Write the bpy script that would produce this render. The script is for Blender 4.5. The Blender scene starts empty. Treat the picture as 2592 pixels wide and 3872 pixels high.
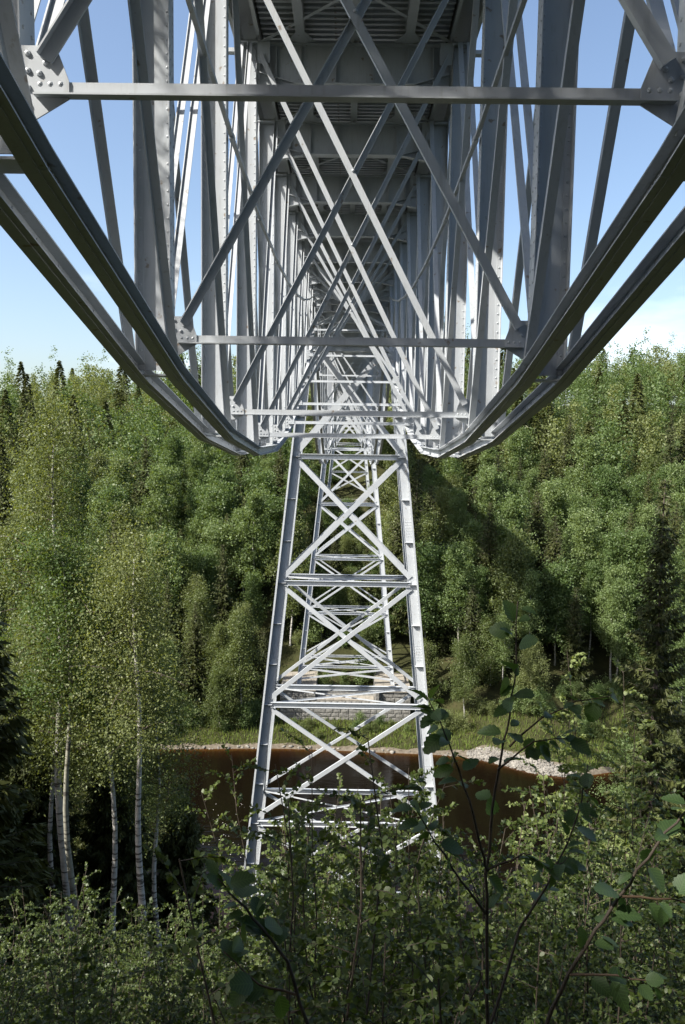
import bpy, math, random
import numpy as np
from mathutils import Vector, Matrix

random.seed(7)
rng = np.random.default_rng(7)
scene = bpy.context.scene
C = scene.collection

# ------------------------------------------------------------------ camera, sky, sun
cam_d = bpy.data.cameras.new('camera')
cam_d.sensor_fit = 'VERTICAL'
cam_d.sensor_height = 23.6
cam_d.lens = 18.0
cam_d.clip_start = 0.05
cam_d.clip_end = 3000
cam = bpy.data.objects.new('camera', cam_d)
C.objects.link(cam)
PITCH, ROLL, YAW = math.radians(4.99), math.radians(0.8), math.radians(0.417)
fw = Vector((-math.sin(YAW) * math.cos(PITCH), math.cos(YAW) * math.cos(PITCH), -math.sin(PITCH)))
r0 = Vector((math.cos(YAW), math.sin(YAW), 0))
u0 = r0.cross(fw)
rr = r0 * math.cos(ROLL) + u0 * math.sin(ROLL)
uu = -r0 * math.sin(ROLL) + u0 * math.cos(ROLL)
cam.matrix_world = Matrix((rr, uu, -fw)).transposed().to_4x4()
scene.camera = cam

SUN_FROM = Vector((-1.0, -0.55, 1.08)).normalized()
EL = math.asin(SUN_FROM.z)
AZ = math.atan2(SUN_FROM.x, SUN_FROM.y)

world = bpy.data.worlds.new('World')
scene.world = world
world.use_nodes = True
wn = world.node_tree
wn.nodes.clear()


def wnode(t, **k):
    n = wn.nodes.new(t)
    for a, b in k.items():
        setattr(n, a, b)
    return n


w_out = wnode('ShaderNodeOutputWorld')
w_bg = wnode('ShaderNodeBackground')
w_sky = wnode('ShaderNodeTexSky', sky_type='NISHITA', sun_disc=False)
w_sky.sun_elevation = EL
w_sky.sun_rotation = AZ
w_sky.altitude = 100
w_sky.air_density = 1.0
w_sky.dust_density = 2.2
w_sky.ozone_density = 1.0
w_bg.inputs['Strength'].default_value = 0.11
# thin fair-weather cloud low in the sky, from noise on the view direction
w_tc = wnode('ShaderNodeTexCoord')
w_map = wnode('ShaderNodeMapping')
w_map.inputs['Scale'].default_value = (2.2, 2.2, 7.0)
w_map.inputs['Location'].default_value = (1.35, 0.2, 0.02)
w_noise = wnode('ShaderNodeTexNoise')
w_noise.inputs['Scale'].default_value = 1.6
w_noise.inputs['Detail'].default_value = 7
w_noise.inputs['Roughness'].default_value = 0.55
w_cr = wnode('ShaderNodeMapRange')
w_cr.inputs['From Min'].default_value = 0.54
w_cr.inputs['From Max'].default_value = 0.74
w_cr.inputs['To Max'].default_value = 0.42
w_sep = wnode('ShaderNodeSeparateXYZ')
w_band = wnode('ShaderNodeMapRange')
w_band.inputs['From Min'].default_value = 0.30
w_band.inputs['From Max'].default_value = 0.12
w_mul = wnode('ShaderNodeMath', operation='MULTIPLY')
w_mix = wnode('ShaderNodeMixRGB')
w_mix.inputs['Color2'].default_value = (8.5, 9.0, 9.6, 1)
L = wn.links.new
L(w_tc.outputs['Generated'], w_map.inputs['Vector'])
L(w_map.outputs[0], w_noise.inputs['Vector'])
L(w_noise.outputs['Fac'], w_cr.inputs['Value'])
L(w_tc.outputs['Generated'], w_sep.inputs[0])
L(w_sep.outputs['Z'], w_band.inputs['Value'])
L(w_cr.outputs[0], w_mul.inputs[0])
L(w_band.outputs[0], w_mul.inputs[1])
L(w_mul.outputs[0], w_mix.inputs['Fac'])
L(w_sky.outputs[0], w_mix.inputs['Color1'])
L(w_mix.outputs[0], w_bg.inputs['Color'])
L(w_bg.outputs[0], w_out.inputs[0])

sun_d = bpy.data.lights.new('sun', 'SUN')
sun_d.energy = 5.0
sun_d.angle = math.radians(0.53)
sun_d.color = (1.0, 0.95, 0.87)
sun = bpy.data.objects.new('sun', sun_d)
sun.rotation_euler = (-SUN_FROM).to_track_quat('-Z', 'Y').to_euler()
C.objects.link(sun)

scene.view_settings.view_transform = 'Standard'
scene.view_settings.look = 'None'
scene.view_settings.exposure = 1.1
scene.view_settings.gamma = 1.0
scene.view_settings.use_curve_mapping = False
scene.cycles.max_bounces = 7
scene.cycles.diffuse_bounces = 2
scene.cycles.glossy_bounces = 2
scene.cycles.transmission_bounces = 4
scene.cycles.transparent_max_bounces = 4


# ------------------------------------------------------------------ helpers
def tag(o, label=None, cat=None, group=None, kind=None):
    if label:
        o['label'] = label
    if cat:
        o['category'] = cat
    if group:
        o['group'] = group
    if kind:
        o['kind'] = kind
    return o


def empty(name, loc=(0, 0, 0), label=None, cat=None, group=None):
    o = bpy.data.objects.new(name, None)
    o.empty_display_size = 0.3
    o.location = loc
    C.objects.link(o)
    return tag(o, label, cat, group)


def np_mesh(name, V, F, mat, smooth=False):
    """V (n,3) array; F list of (m,k) int arrays."""
    V = np.asarray(V, dtype=np.float32)
    if not isinstance(F, list):
        F = [F]
    F = [np.asarray(f, dtype=np.int32) for f in F if len(f)]
    me = bpy.data.meshes.new(name)
    me.vertices.add(len(V))
    me.vertices.foreach_set('co', V.ravel())
    loops = np.concatenate([f.ravel() for f in F])
    tot = np.concatenate([np.full(len(f), f.shape[1], dtype=np.int32) for f in F])
    start = np.concatenate([[0], np.cumsum(tot)[:-1]]).astype(np.int32)
    me.loops.add(len(loops))
    me.loops.foreach_set('vertex_index', loops)
    me.polygons.add(len(tot))
    me.polygons.foreach_set('loop_start', start)
    me.polygons.foreach_set('loop_total', tot)
    if smooth:
        me.polygons.foreach_set('use_smooth', np.ones(len(tot), dtype=bool))
    me.update(calc_edges=True)
    me.materials.append(mat)
    return me


def link(name, me, parent=None, loc=None):
    o = bpy.data.objects.new(name, me)
    if parent is not None:
        o.parent = parent
    if loc is not None:
        o.location = loc
    C.objects.link(o)
    return o


class MB:
    """collects simple solids, then builds ONE mesh"""
    def __init__(self):
        self.v = []
        self.f = []

    def prism(self, A, B, up, poly):
        A, B, up = Vector(A), Vector(B), Vector(up)
        d = (B - A).normalized()
        s = d.cross(up).normalized()
        w = s.cross(d).normalized()
        b = len(self.v)
        n = len(poly)
        for P in (A, B):
            for (p, q) in poly:
                self.v.append(P + s * p + w * q)
        for i in range(n):
            j = (i + 1) % n
            self.f.append((b + i, b + j, b + n + j, b + n + i))
        self.f.append(tuple(b + i for i in reversed(range(n))))
        self.f.append(tuple(b + n + i for i in range(n)))
        return self

    def box(self, c, h):
        c = Vector(c)
        x, y, z = h
        self.prism(c - Vector((0, 0, z)), c + Vector((0, 0, z)), (0, 1, 0), [(-x, -y), (x, -y), (x, y), (-x, y)])
        return self

    def plate(self, pts, n, t):
        """polygon pts (3d) extruded by t along n"""
        b = len(self.v)
        k = len(pts)
        n = Vector(n).normalized() * t
        for p in pts:
            self.v.append(Vector(p))
        for p in pts:
            self.v.append(Vector(p) + n)
        for i in range(k):
            j = (i + 1) % k
            self.f.append((b + i, b + j, b + k + j, b + k + i))
        self.f.append(tuple(b + i for i in reversed(range(k))))
        self.f.append(tuple(b + k + i for i in range(k)))
        return self

    def tube(self, pts, rad, n=6):
        b = len(self.v)
        pts = [Vector(p) for p in pts]
        for i, p in enumerate(pts):
            d = (pts[min(i + 1, len(pts) - 1)] - pts[max(i - 1, 0)]).normalized()
            a = d.cross(Vector((0.31, 0.95, 0.1))).normalized()
            c = d.cross(a)
            r = rad[i] if hasattr(rad, '__len__') else rad
            for k in range(n):
                t = 2 * math.pi * k / n
                self.v.append(p + a * (r * math.cos(t)) + c * (r * math.sin(t)))
        for i in range(len(pts) - 1):
            for k in range(n):
                q = (k + 1) % n
                self.f.append((b + i * n + k, b + i * n + q, b + (i + 1) * n + q, b + (i + 1) * n + k))
        e = b + (len(pts) - 1) * n
        self.f.append(tuple(e + k for k in range(n)))
        return self

    def rivet(self, p, nrm, r=0.016):
        p, nrm = Vector(p), Vector(nrm).normalized()
        a = nrm.orthogonal().normalized()
        c = nrm.cross(a)
        b = len(self.v)
        for (q, h) in ((1.0, 0.0), (0.75, 0.5)):
            for k in range(6):
                t = k * math.pi / 3
                self.v.append(p + (a * math.cos(t) + c * math.sin(t)) * (r * q) + nrm * (h * r))
        self.v.append(p + nrm * (r * 0.75))
        for k in range(6):
            j = (k + 1) % 6
            self.f.append((b + k, b + j, b + 6 + j, b + 6 + k))
            self.f.append((b + 6 + k, b + 6 + j, b + 12))
        return self

    def build(self, name, mat, parent=None, smooth=False, off=None):
        me = bpy.data.meshes.new(name)
        off = Vector((0, 0, 0)) if off is None else off
        me.from_pydata([tuple(v - off) for v in self.v], [], self.f)
        me.materials.append(mat)
        if smooth:
            me.polygons.foreach_set('use_smooth', [True] * len(me.polygons))
        return link(name, me, parent)


def prof_I(h, w, t):
    a, b, c = w / 2, h / 2, t / 2
    return [(-a, -b), (a, -b), (a, -b + t), (c, -b + t), (c, b - t), (a, b - t), (a, b), (-a, b), (-a, b - t), (-c, b - t), (-c, -b + t), (-a, -b + t)]


def prof_L(a, b, t, sx=1):
    p = [(-a / 2, -b / 2), (a / 2, -b / 2), (a / 2, -b / 2 + t), (-a / 2 + t, -b / 2 + t), (-a / 2 + t, b / 2), (-a / 2, b / 2)]
    if sx < 0:
        p = [(-x, y) for x, y in reversed(p)]
    return p


def prof_C(h, w, t, s=1):
    """channel: web at p=0, flanges to p=s*w; h along q"""
    b = h / 2
    p = [(0, -b), (w, -b), (w, -b + t), (t, -b + t), (t, b - t), (w, b - t), (w, b), (0, b)]
    if s < 0:
        p = [(-x, y) for x, y in reversed(p)]
    return p


def prof_R(w, h):
    return [(-w / 2, -h / 2), (w / 2, -h / 2), (w / 2, h / 2), (-w / 2, h / 2)]


# ------------------------------------------------------------------ materials
def new_mat(name):
    m = bpy.data.materials.new(name)
    m.use_nodes = True
    nt = m.node_tree
    nt.nodes.clear()
    o = nt.nodes.new('ShaderNodeOutputMaterial')
    return m, nt, o


def ramp(nt, stops):
    n = nt.nodes.new('ShaderNodeValToRGB')
    e = n.color_ramp.elements
    while len(e) > 1:
        e.remove(e[-1])
    e[0].position = stops[0][0]
    e[0].color = (*stops[0][1], 1)
    for p, c in stops[1:]:
        x = e.new(p)
        x.color = (*c, 1)
    return n


def noise_mat(name, stops, scale=4, rough=0.6, detail=5, bump=0.0, bscale=30, stretch=(1, 1, 1), spec=0.4, bdist=0.02):
    m, nt, o = new_mat(name)
    b = nt.nodes.new('ShaderNodeBsdfPrincipled')
    tc = nt.nodes.new('ShaderNodeTexCoord')
    mp = nt.nodes.new('ShaderNodeMapping')
    mp.inputs['Scale'].default_value = stretch
    nz = nt.nodes.new('ShaderNodeTexNoise')
    nz.inputs['Scale'].default_value = scale
    nz.inputs['Detail'].default_value = detail
    r = ramp(nt, stops)
    nt.links.new(tc.outputs['Object'], mp.inputs[0])
    nt.links.new(mp.outputs[0], nz.inputs['Vector'])
    nt.links.new(nz.outputs['Fac'], r.inputs[0])
    nt.links.new(r.outputs[0], b.inputs['Base Color'])
    b.inputs['Roughness'].default_value = rough
    b.inputs['Specular IOR Level'].default_value = spec
    if bump:
        n2 = nt.nodes.new('ShaderNodeTexNoise')
        n2.inputs['Scale'].default_value = bscale
        n2.inputs['Detail'].default_value = 4
        bp = nt.nodes.new('ShaderNodeBump')
        bp.inputs['Strength'].default_value = bump
        bp.inputs['Distance'].default_value = bdist
        nt.links.new(mp.outputs[0], n2.inputs['Vector'])
        nt.links.new(n2.outputs['Fac'], bp.inputs['Height'])
        nt.links.new(bp.outputs[0], b.inputs['Normal'])
    nt.links.new(b.outputs[0], o.inputs[0])
    return m


def steel_mat():
    m, nt, o = new_mat('grey_steel_paint')
    b = nt.nodes.new('ShaderNodeBsdfPrincipled')
    tc = nt.nodes.new('ShaderNodeTexCoord')
    n1 = nt.nodes.new('ShaderNodeTexNoise')
    n1.inputs['Scale'].default_value = 1.3
    n1.inputs['Detail'].default_value = 6
    r1 = ramp(nt, [(0.3, (0.405, 0.43, 0.455)), (0.55, (0.44, 0.465, 0.485)), (0.75, (0.47, 0.49, 0.505))])
    mp = nt.nodes.new('ShaderNodeMapping')
    mp.inputs['Scale'].default_value = (9, 9, 1.2)
    n2 = nt.nodes.new('ShaderNodeTexNoise')
    n2.inputs['Scale'].default_value = 2.2
    n2.inputs['Detail'].default_value = 8
    r2 = ramp(nt, [(0.54, (0, 0, 0)), (0.78, (0.45, 0.45, 0.45))])
    n3 = nt.nodes.new('ShaderNodeTexNoise')
    n3.inputs['Scale'].default_value = 5.5
    n3.inputs['Detail'].default_value = 9
    r3 = ramp(nt, [(0.665, (0, 0, 0)), (0.72, (0.85, 0.85, 0.85))])
    mx = nt.nodes.new('ShaderNodeMixRGB')
    mx.inputs['Color2'].default_value = (0.26, 0.26, 0.24, 1)
    mx2 = nt.nodes.new('ShaderNodeMixRGB')
    mx2.inputs['Color2'].default_value = (0.22, 0.17, 0.12, 1)
    l = nt.links.new
    l(tc.outputs['Object'], n1.inputs['Vector'])
    l(tc.outputs['Object'], mp.inputs[0])
    l(mp.outputs[0], n2.inputs['Vector'])
    l(tc.outputs['Object'], n3.inputs['Vector'])
    l(n1.outputs['Fac'], r1.inputs[0])
    l(n2.outputs['Fac'], r2.inputs[0])
    l(n3.outputs['Fac'], r3.inputs[0])
    l(r2.outputs[0], mx.inputs['Fac'])
    l(r1.outputs[0], mx.inputs['Color1'])
    l(r3.outputs[0], mx2.inputs['Fac'])
    l(mx.outputs[0], mx2.inputs['Color1'])
    l(mx2.outputs[0], b.inputs['Base Color'])
    b.inputs['Roughness'].default_value = 0.42
    b.inputs['Specular IOR Level'].default_value = 0.45
    bp = nt.nodes.new('ShaderNodeBump')
    bp.inputs['Strength'].default_value = 0.12
    bp.inputs['Distance'].default_value = 0.01
    l(n3.outputs['Fac'], bp.inputs['Height'])
    l(bp.outputs[0], b.inputs['Normal'])
    l(b.outputs[0], o.inputs[0])
    return m


STEEL = steel_mat()


def leaf_mat(name, c0, c1, trans=0.35, tcol=None, rough=0.5, gloss=0.36):
    """two greens picked per leaf and per tree, part of the light let through"""
    m, nt, o = new_mat(name)
    l = nt.links.new
    geo = nt.nodes.new('ShaderNodeNewGeometry')
    oi = nt.nodes.new('ShaderNodeObjectInfo')
    add = nt.nodes.new('ShaderNodeMath')
    add.operation = 'MULTIPLY_ADD'
    add.inputs[1].default_value = 0.42
    mul = nt.nodes.new('ShaderNodeMath')
    mul.operation = 'MULTIPLY'
    mul.inputs[1].default_value = 0.58
    l(oi.outputs['Random'], mul.inputs[0])
    l(geo.outputs['Random Per Island'], add.inputs[0])
    l(mul.outputs[0], add.inputs[2])
    r = ramp(nt, [(0.0, c0), (1.0, c1)])
    l(add.outputs[0], r.inputs[0])
    p = nt.nodes.new('ShaderNodeBsdfPrincipled')
    p.inputs['Roughness'].default_value = rough
    p.inputs['Specular IOR Level'].default_value = gloss
    l(r.outputs[0], p.inputs['Base Color'])
    t = nt.nodes.new('ShaderNodeBsdfTranslucent')
    hs = nt.nodes.new('ShaderNodeMixRGB')
    hs.blend_type = 'MULTIPLY'
    hs.inputs['Fac'].default_value = 1.0
    hs.inputs['Color2'].default_value = (*(tcol or (1.7, 1.6, 0.6)), 1)
    l(r.outputs[0], hs.inputs['Color1'])
    l(hs.outputs[0], t.inputs['Color'])
    mx = nt.nodes.new('ShaderNodeMixShader')
    mx.inputs['Fac'].default_value = trans
    l(p.outputs[0], mx.inputs[1])
    l(t.outputs[0], mx.inputs[2])
    l(mx.outputs[0], o.inputs[0])
    return m


LEAF_BIRCH = leaf_mat('birch_leaf', (0.065, 0.095, 0.026), (0.18, 0.205, 0.08))
LEAF_ASPEN = leaf_mat('aspen_leaf', (0.062, 0.108, 0.03), (0.168, 0.218, 0.085))
LEAF_SPRUCE = leaf_mat('spruce_needle', (0.028, 0.038, 0.012), (0.078, 0.086, 0.026), trans=0.12, gloss=0.2)
LEAF_ALDER = leaf_mat('alder_leaf', (0.042, 0.070, 0.017), (0.112, 0.148, 0.036), trans=0.4, gloss=0.55)
LEAF_YOUNG = leaf_mat('young_aspen_leaf', (0.13, 0.18, 0.048), (0.25, 0.29, 0.115), trans=0.42, tcol=(1.5, 1.45, 0.6))
LEAF_BIG = leaf_mat('broad_leaf', (0.05, 0.095, 0.03), (0.085, 0.14, 0.05), trans=0.42, gloss=0.55)
def add_veins(m):
    nt = m.node_tree
    l = nt.links.new
    r = [n for n in nt.nodes if n.type == 'VALTORGB'][0]
    tc = nt.nodes.new('ShaderNodeTexCoord')
    sp = nt.nodes.new('ShaderNodeSeparateXYZ')
    ab = nt.nodes.new('ShaderNodeMath')
    ab.operation = 'ABSOLUTE'
    l(tc.outputs['Object'], sp.inputs[0])
    l(sp.outputs['X'], ab.inputs[0])
    k = nt.nodes.new('ShaderNodeMath')
    k.operation = 'MULTIPLY_ADD'
    k.inputs[1].default_value = -0.75
    l(ab.outputs[0], k.inputs[0])
    l(sp.outputs['Y'], k.inputs[2])
    f = nt.nodes.new('ShaderNodeMath')
    f.operation = 'PINGPONG'
    f.inputs[1].default_value = 0.065
    l(k.outputs[0], f.inputs[0])
    mn = nt.nodes.new('ShaderNodeMath')
    mn.operation = 'MINIMUM'
    l(f.outputs[0], mn.inputs[0])
    l(ab.outputs[0], mn.inputs[1])
    mr = nt.nodes.new('ShaderNodeMapRange')
    mr.inputs['From Min'].default_value = 0.006
    mr.inputs['From Max'].default_value = 0.02
    mr.inputs['To Min'].default_value = 1.45
    mr.inputs['To Max'].default_value = 1.0
    l(mn.outputs[0], mr.inputs[0])
    mu = nt.nodes.new('ShaderNodeVectorMath')
    mu.operation = 'SCALE'
    outs = [(k_.from_socket, k_.to_socket) for k_ in nt.links if k_.from_node == r]
    l(r.outputs[0], mu.inputs[0])
    l(mr.outputs[0], mu.inputs['Scale'])
    for a_, b_ in outs:
        l(mu.outputs[0], b_)


add_veins(LEAF_BIG)
LEAF_DRY = leaf_mat('grass_blade', (0.085, 0.135, 0.028), (0.17, 0.21, 0.055), trans=0.35, gloss=0.2)


def bark_mat(name, base, dark, lo=0.55, hi=0.62, stretch=(1.2, 1.2, 9)):
    m, nt, o = new_mat(name)
    l = nt.links.new
    b = nt.nodes.new('ShaderNodeBsdfPrincipled')
    tc = nt.nodes.new('ShaderNodeTexCoord')
    mp = nt.nodes.new('ShaderNodeMapping')
    mp.inputs['Scale'].default_value = stretch
    n = nt.nodes.new('ShaderNodeTexNoise')
    n.inputs['Scale'].default_value = 0.9
    n.inputs['Detail'].default_value = 6
    r = ramp(nt, [(0.3, base), (lo, tuple(x * 0.8 for x in base)), (hi, dark), (0.8, dark)])
    l(tc.outputs['Object'], mp.inputs[0])
    l(mp.outputs[0], n.inputs['Vector'])
    l(n.outputs['Fac'], r.inputs[0])
    l(r.outputs[0], b.inputs['Base Color'])
    b.inputs['Roughness'].default_value = 0.8
    bp = nt.nodes.new('ShaderNodeBump')
    bp.inputs['Strength'].default_value = 0.4
    bp.inputs['Distance'].default_value = 0.02
    l(n.outputs['Fac'], bp.inputs['Height'])
    l(bp.outputs[0], b.inputs['Normal'])
    l(b.outputs[0], o.inputs[0])
    return m


BARK_BIRCH = bark_mat('birch_bark', (0.50, 0.48, 0.44), (0.07, 0.06, 0.05))
BARK_ASPEN = bark_mat('aspen_bark', (0.30, 0.29, 0.23), (0.09, 0.08, 0.065))
BARK_SPRUCE = bark_mat('spruce_bark', (0.13, 0.10, 0.08), (0.06, 0.045, 0.035), stretch=(6, 6, 1.5))
BARK_TWIG = noise_mat('twig_bark', [(0.3, (0.045, 0.035, 0.026)), (0.7, (0.095, 0.075, 0.055))], scale=12, rough=0.75)
BARK_RED = noise_mat('young_twig_bark', [(0.3, (0.07, 0.045, 0.026)), (0.7, (0.13, 0.085, 0.05))], scale=12, rough=0.65)
GROUND = noise_mat('forest_floor', [(0.3, (0.022, 0.022, 0.010)), (0.55, (0.040, 0.043, 0.016)), (0.75, (0.060, 0.052, 0.026))], scale=0.4, rough=0.95, detail=9, bump=0.6, bscale=2.5, spec=0.1, bdist=0.15)
STONE = noise_mat('grey_granite', [(0.25, (0.09, 0.088, 0.08)), (0.5, (0.17, 0.165, 0.15)), (0.75, (0.26, 0.25, 0.225))], scale=2.2, rough=0.9, detail=9, bump=0.9, bscale=6, bdist=0.08)
STONE_TOP = noise_mat('coping_granite', [(0.3, (0.20, 0.18, 0.15)), (0.6, (0.30, 0.272, 0.225))], scale=1.5, rough=0.9, detail=8, bump=0.3, bscale=9)
PEBBLE = noise_mat('river_stone', [(0.3, (0.12, 0.11, 0.095)), (0.7, (0.24, 0.225, 0.195))], scale=0.8, rough=0.85, detail=4)
GRAVEL = noise_mat('shore_gravel', [(0.3, (0.075, 0.06, 0.042)), (0.7, (0.16, 0.135, 0.10))], scale=2.0, rough=0.95, detail=8, bump=0.5, bscale=4)
FOAM = noise_mat('river_foam', [(0.3, (0.6, 0.58, 0.52)), (0.7, (0.75, 0.73, 0.68))], scale=3)
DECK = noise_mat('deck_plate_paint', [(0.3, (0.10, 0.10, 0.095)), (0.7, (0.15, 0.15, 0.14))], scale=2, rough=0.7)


# ------------------------------------------------------------------ terrain
PY = np.array([-400, -70, -30, -10, 0, 40, 50, 57, 61, 64, 80, 104, 106.5, 107.7, 108.6, 111.5, 117.2, 121, 180, 222, 262, 320, 600], float)
PZ = np.array([40, 20, 15, 6.4, -1.6, -33.2, -39.6, -42.6, -43.6, -44.4, -46.5, -46, -44.9, -44.3, -43.8, -43.0, -42.4, -39.9, -13.5, 5, 12, 14, 20], float)
WATER_Z = -44.0


def bump2(x, y):
    return 0.9 * np.sin(x * 0.11 + 1.3) * np.cos(y * 0.13) + 0.5 * np.sin(x * 0.31 + y * 0.23)


def terrain(x, y):
    x = np.asarray(x, float)
    y = np.asarray(y, float)
    # the far shore bends towards us in a gravel bar on the right
    bar = 6.5 * np.exp(-((x - 29) / 8.0) ** 2) + 11.0 / (1 + np.exp(-(x - 44) / 6.0)) - 1.2 * np.exp(-((x + 9) / 14.0) ** 2)
    w = np.clip((y - 70) / 34, 0, 1) * np.clip((150 - y) / 38, 0, 1)
    yy = y + bar * w
    z = np.interp(yy, PY, PZ)
    far = np.clip((y - 120) / 90, 0, 1)
    z = z + far * np.where(x < 0, 0.085, 0.018) * np.clip(x, -120, 120)
    hill = np.clip((np.abs(yy - 84) - 26) / 20, 0, 1)
    return z + bump2(x, y) * hill * np.clip(np.hypot(x, y) / 12, 0, 1)


def tz(x, y):
    return float(terrain(x, y))


def grid_axis(segs):
    out = []
    for a, b, s in segs:
        out += list(np.arange(a, b, s))
    out.append(segs[-1][1])
    return np.array(out)


gx = grid_axis([(-1500, -220, 80), (-220, -60, 8), (-60, 60, 1.5), (60, 220, 8), (220, 1500, 80)])
gy = grid_axis([(-1200, -80, 80), (-80, -10, 5), (-10, 70, 1.5), (70, 104, 4), (104, 124, 0.8), (124, 250, 4), (250, 420, 10), (420, 2000, 120)])
X, Y = np.meshgrid(gx, gy)
Z = terrain(X, Y)
V = np.stack([X, Y, Z], -1).reshape(-1, 3)
nx, ny = len(gx), len(gy)
ii = (np.arange(ny - 1)[:, None] * nx + np.arange(nx - 1)[None, :]).ravel()
F = np.stack([ii, ii + 1, ii + nx + 1, ii + nx], -1)
ground = link('ground', np_mesh('ground', V, F, GROUND, True))
tag(ground, kind='structure')

# river: brown peat water, the base colour follows the depth of the bed below
m_w, nt, o_ = new_mat('peat_water')
b = nt.nodes.new('ShaderNodeBsdfPrincipled')
b.inputs['Roughness'].default_value = 0.06
b.inputs['Specular IOR Level'].default_value = 0.38
b.inputs['IOR'].default_value = 1.333
at_ = nt.nodes.new('ShaderNodeAttribute')
at_.attribute_name = 'depth'
r_ = ramp(nt, [(0.0, (0.085, 0.036, 0.009)), (0.08, (0.046, 0.018, 0.0045)), (0.3, (0.015, 0.0063, 0.0023)), (0.7, (0.007, 0.0037, 0.0018)), (1.0, (0.004, 0.0027, 0.0016))])
tc = nt.nodes.new('ShaderNodeTexCoord')
mp = nt.nodes.new('ShaderNodeMapping')
mp.inputs['Scale'].default_value = (0.5, 1.6, 1)
nz = nt.nodes.new('ShaderNodeTexNoise')
nz.inputs['Scale'].default_value = 1.1
nz.inputs['Detail'].default_value = 5
bp = nt.nodes.new('ShaderNodeBump')
bp.inputs['Strength'].default_value = 0.35
bp.inputs['Distance'].default_value = 0.08
nt.links.new(at_.outputs['Fac'], r_.inputs[0])
nt.links.new(r_.outputs[0], b.inputs['Base Color'])
nt.links.new(tc.outputs['Object'], mp.inputs[0])
nt.links.new(mp.outputs[0], nz.inputs['Vector'])
nt.links.new(nz.outputs['Fac'], bp.inputs['Height'])
nt.links.new(bp.outputs[0], b.inputs['Normal'])
nt.links.new(b.outputs[0], o_.inputs[0])
wx = np.concatenate([np.arange(-400, -80, 20), np.arange(-80, 80, 1.5), np.arange(80, 401, 20)])
wy = np.arange(56, 114.1, 0.6)
X, Y = np.meshgrid(wx, wy)
V = np.stack([X, Y, np.full_like(X, WATER_Z)], -1).reshape(-1, 3)
nx, ny = len(wx), len(wy)
ii = (np.arange(ny - 1)[:, None] * nx + np.arange(nx - 1)[None, :]).ravel()
F = np.stack([ii, ii + 1, ii + nx + 1, ii + nx], -1)
me = np_mesh('river_water', V, F, m_w, True)
dep = np.clip((WATER_Z - terrain(X, Y)) / 2.2, 0, 1).ravel().astype(np.float32)
a = me.attributes.new('depth', 'FLOAT', 'POINT')
a.data.foreach_set('value', dep)
river = link('river_water', me)
tag(river, kind='structure')


# ------------------------------------------------------------------ bridge spans
ZT = 10.75          # underside of the top chord
XI, XO = 2.62, 3.14  # inner and outer face of a truss


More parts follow.
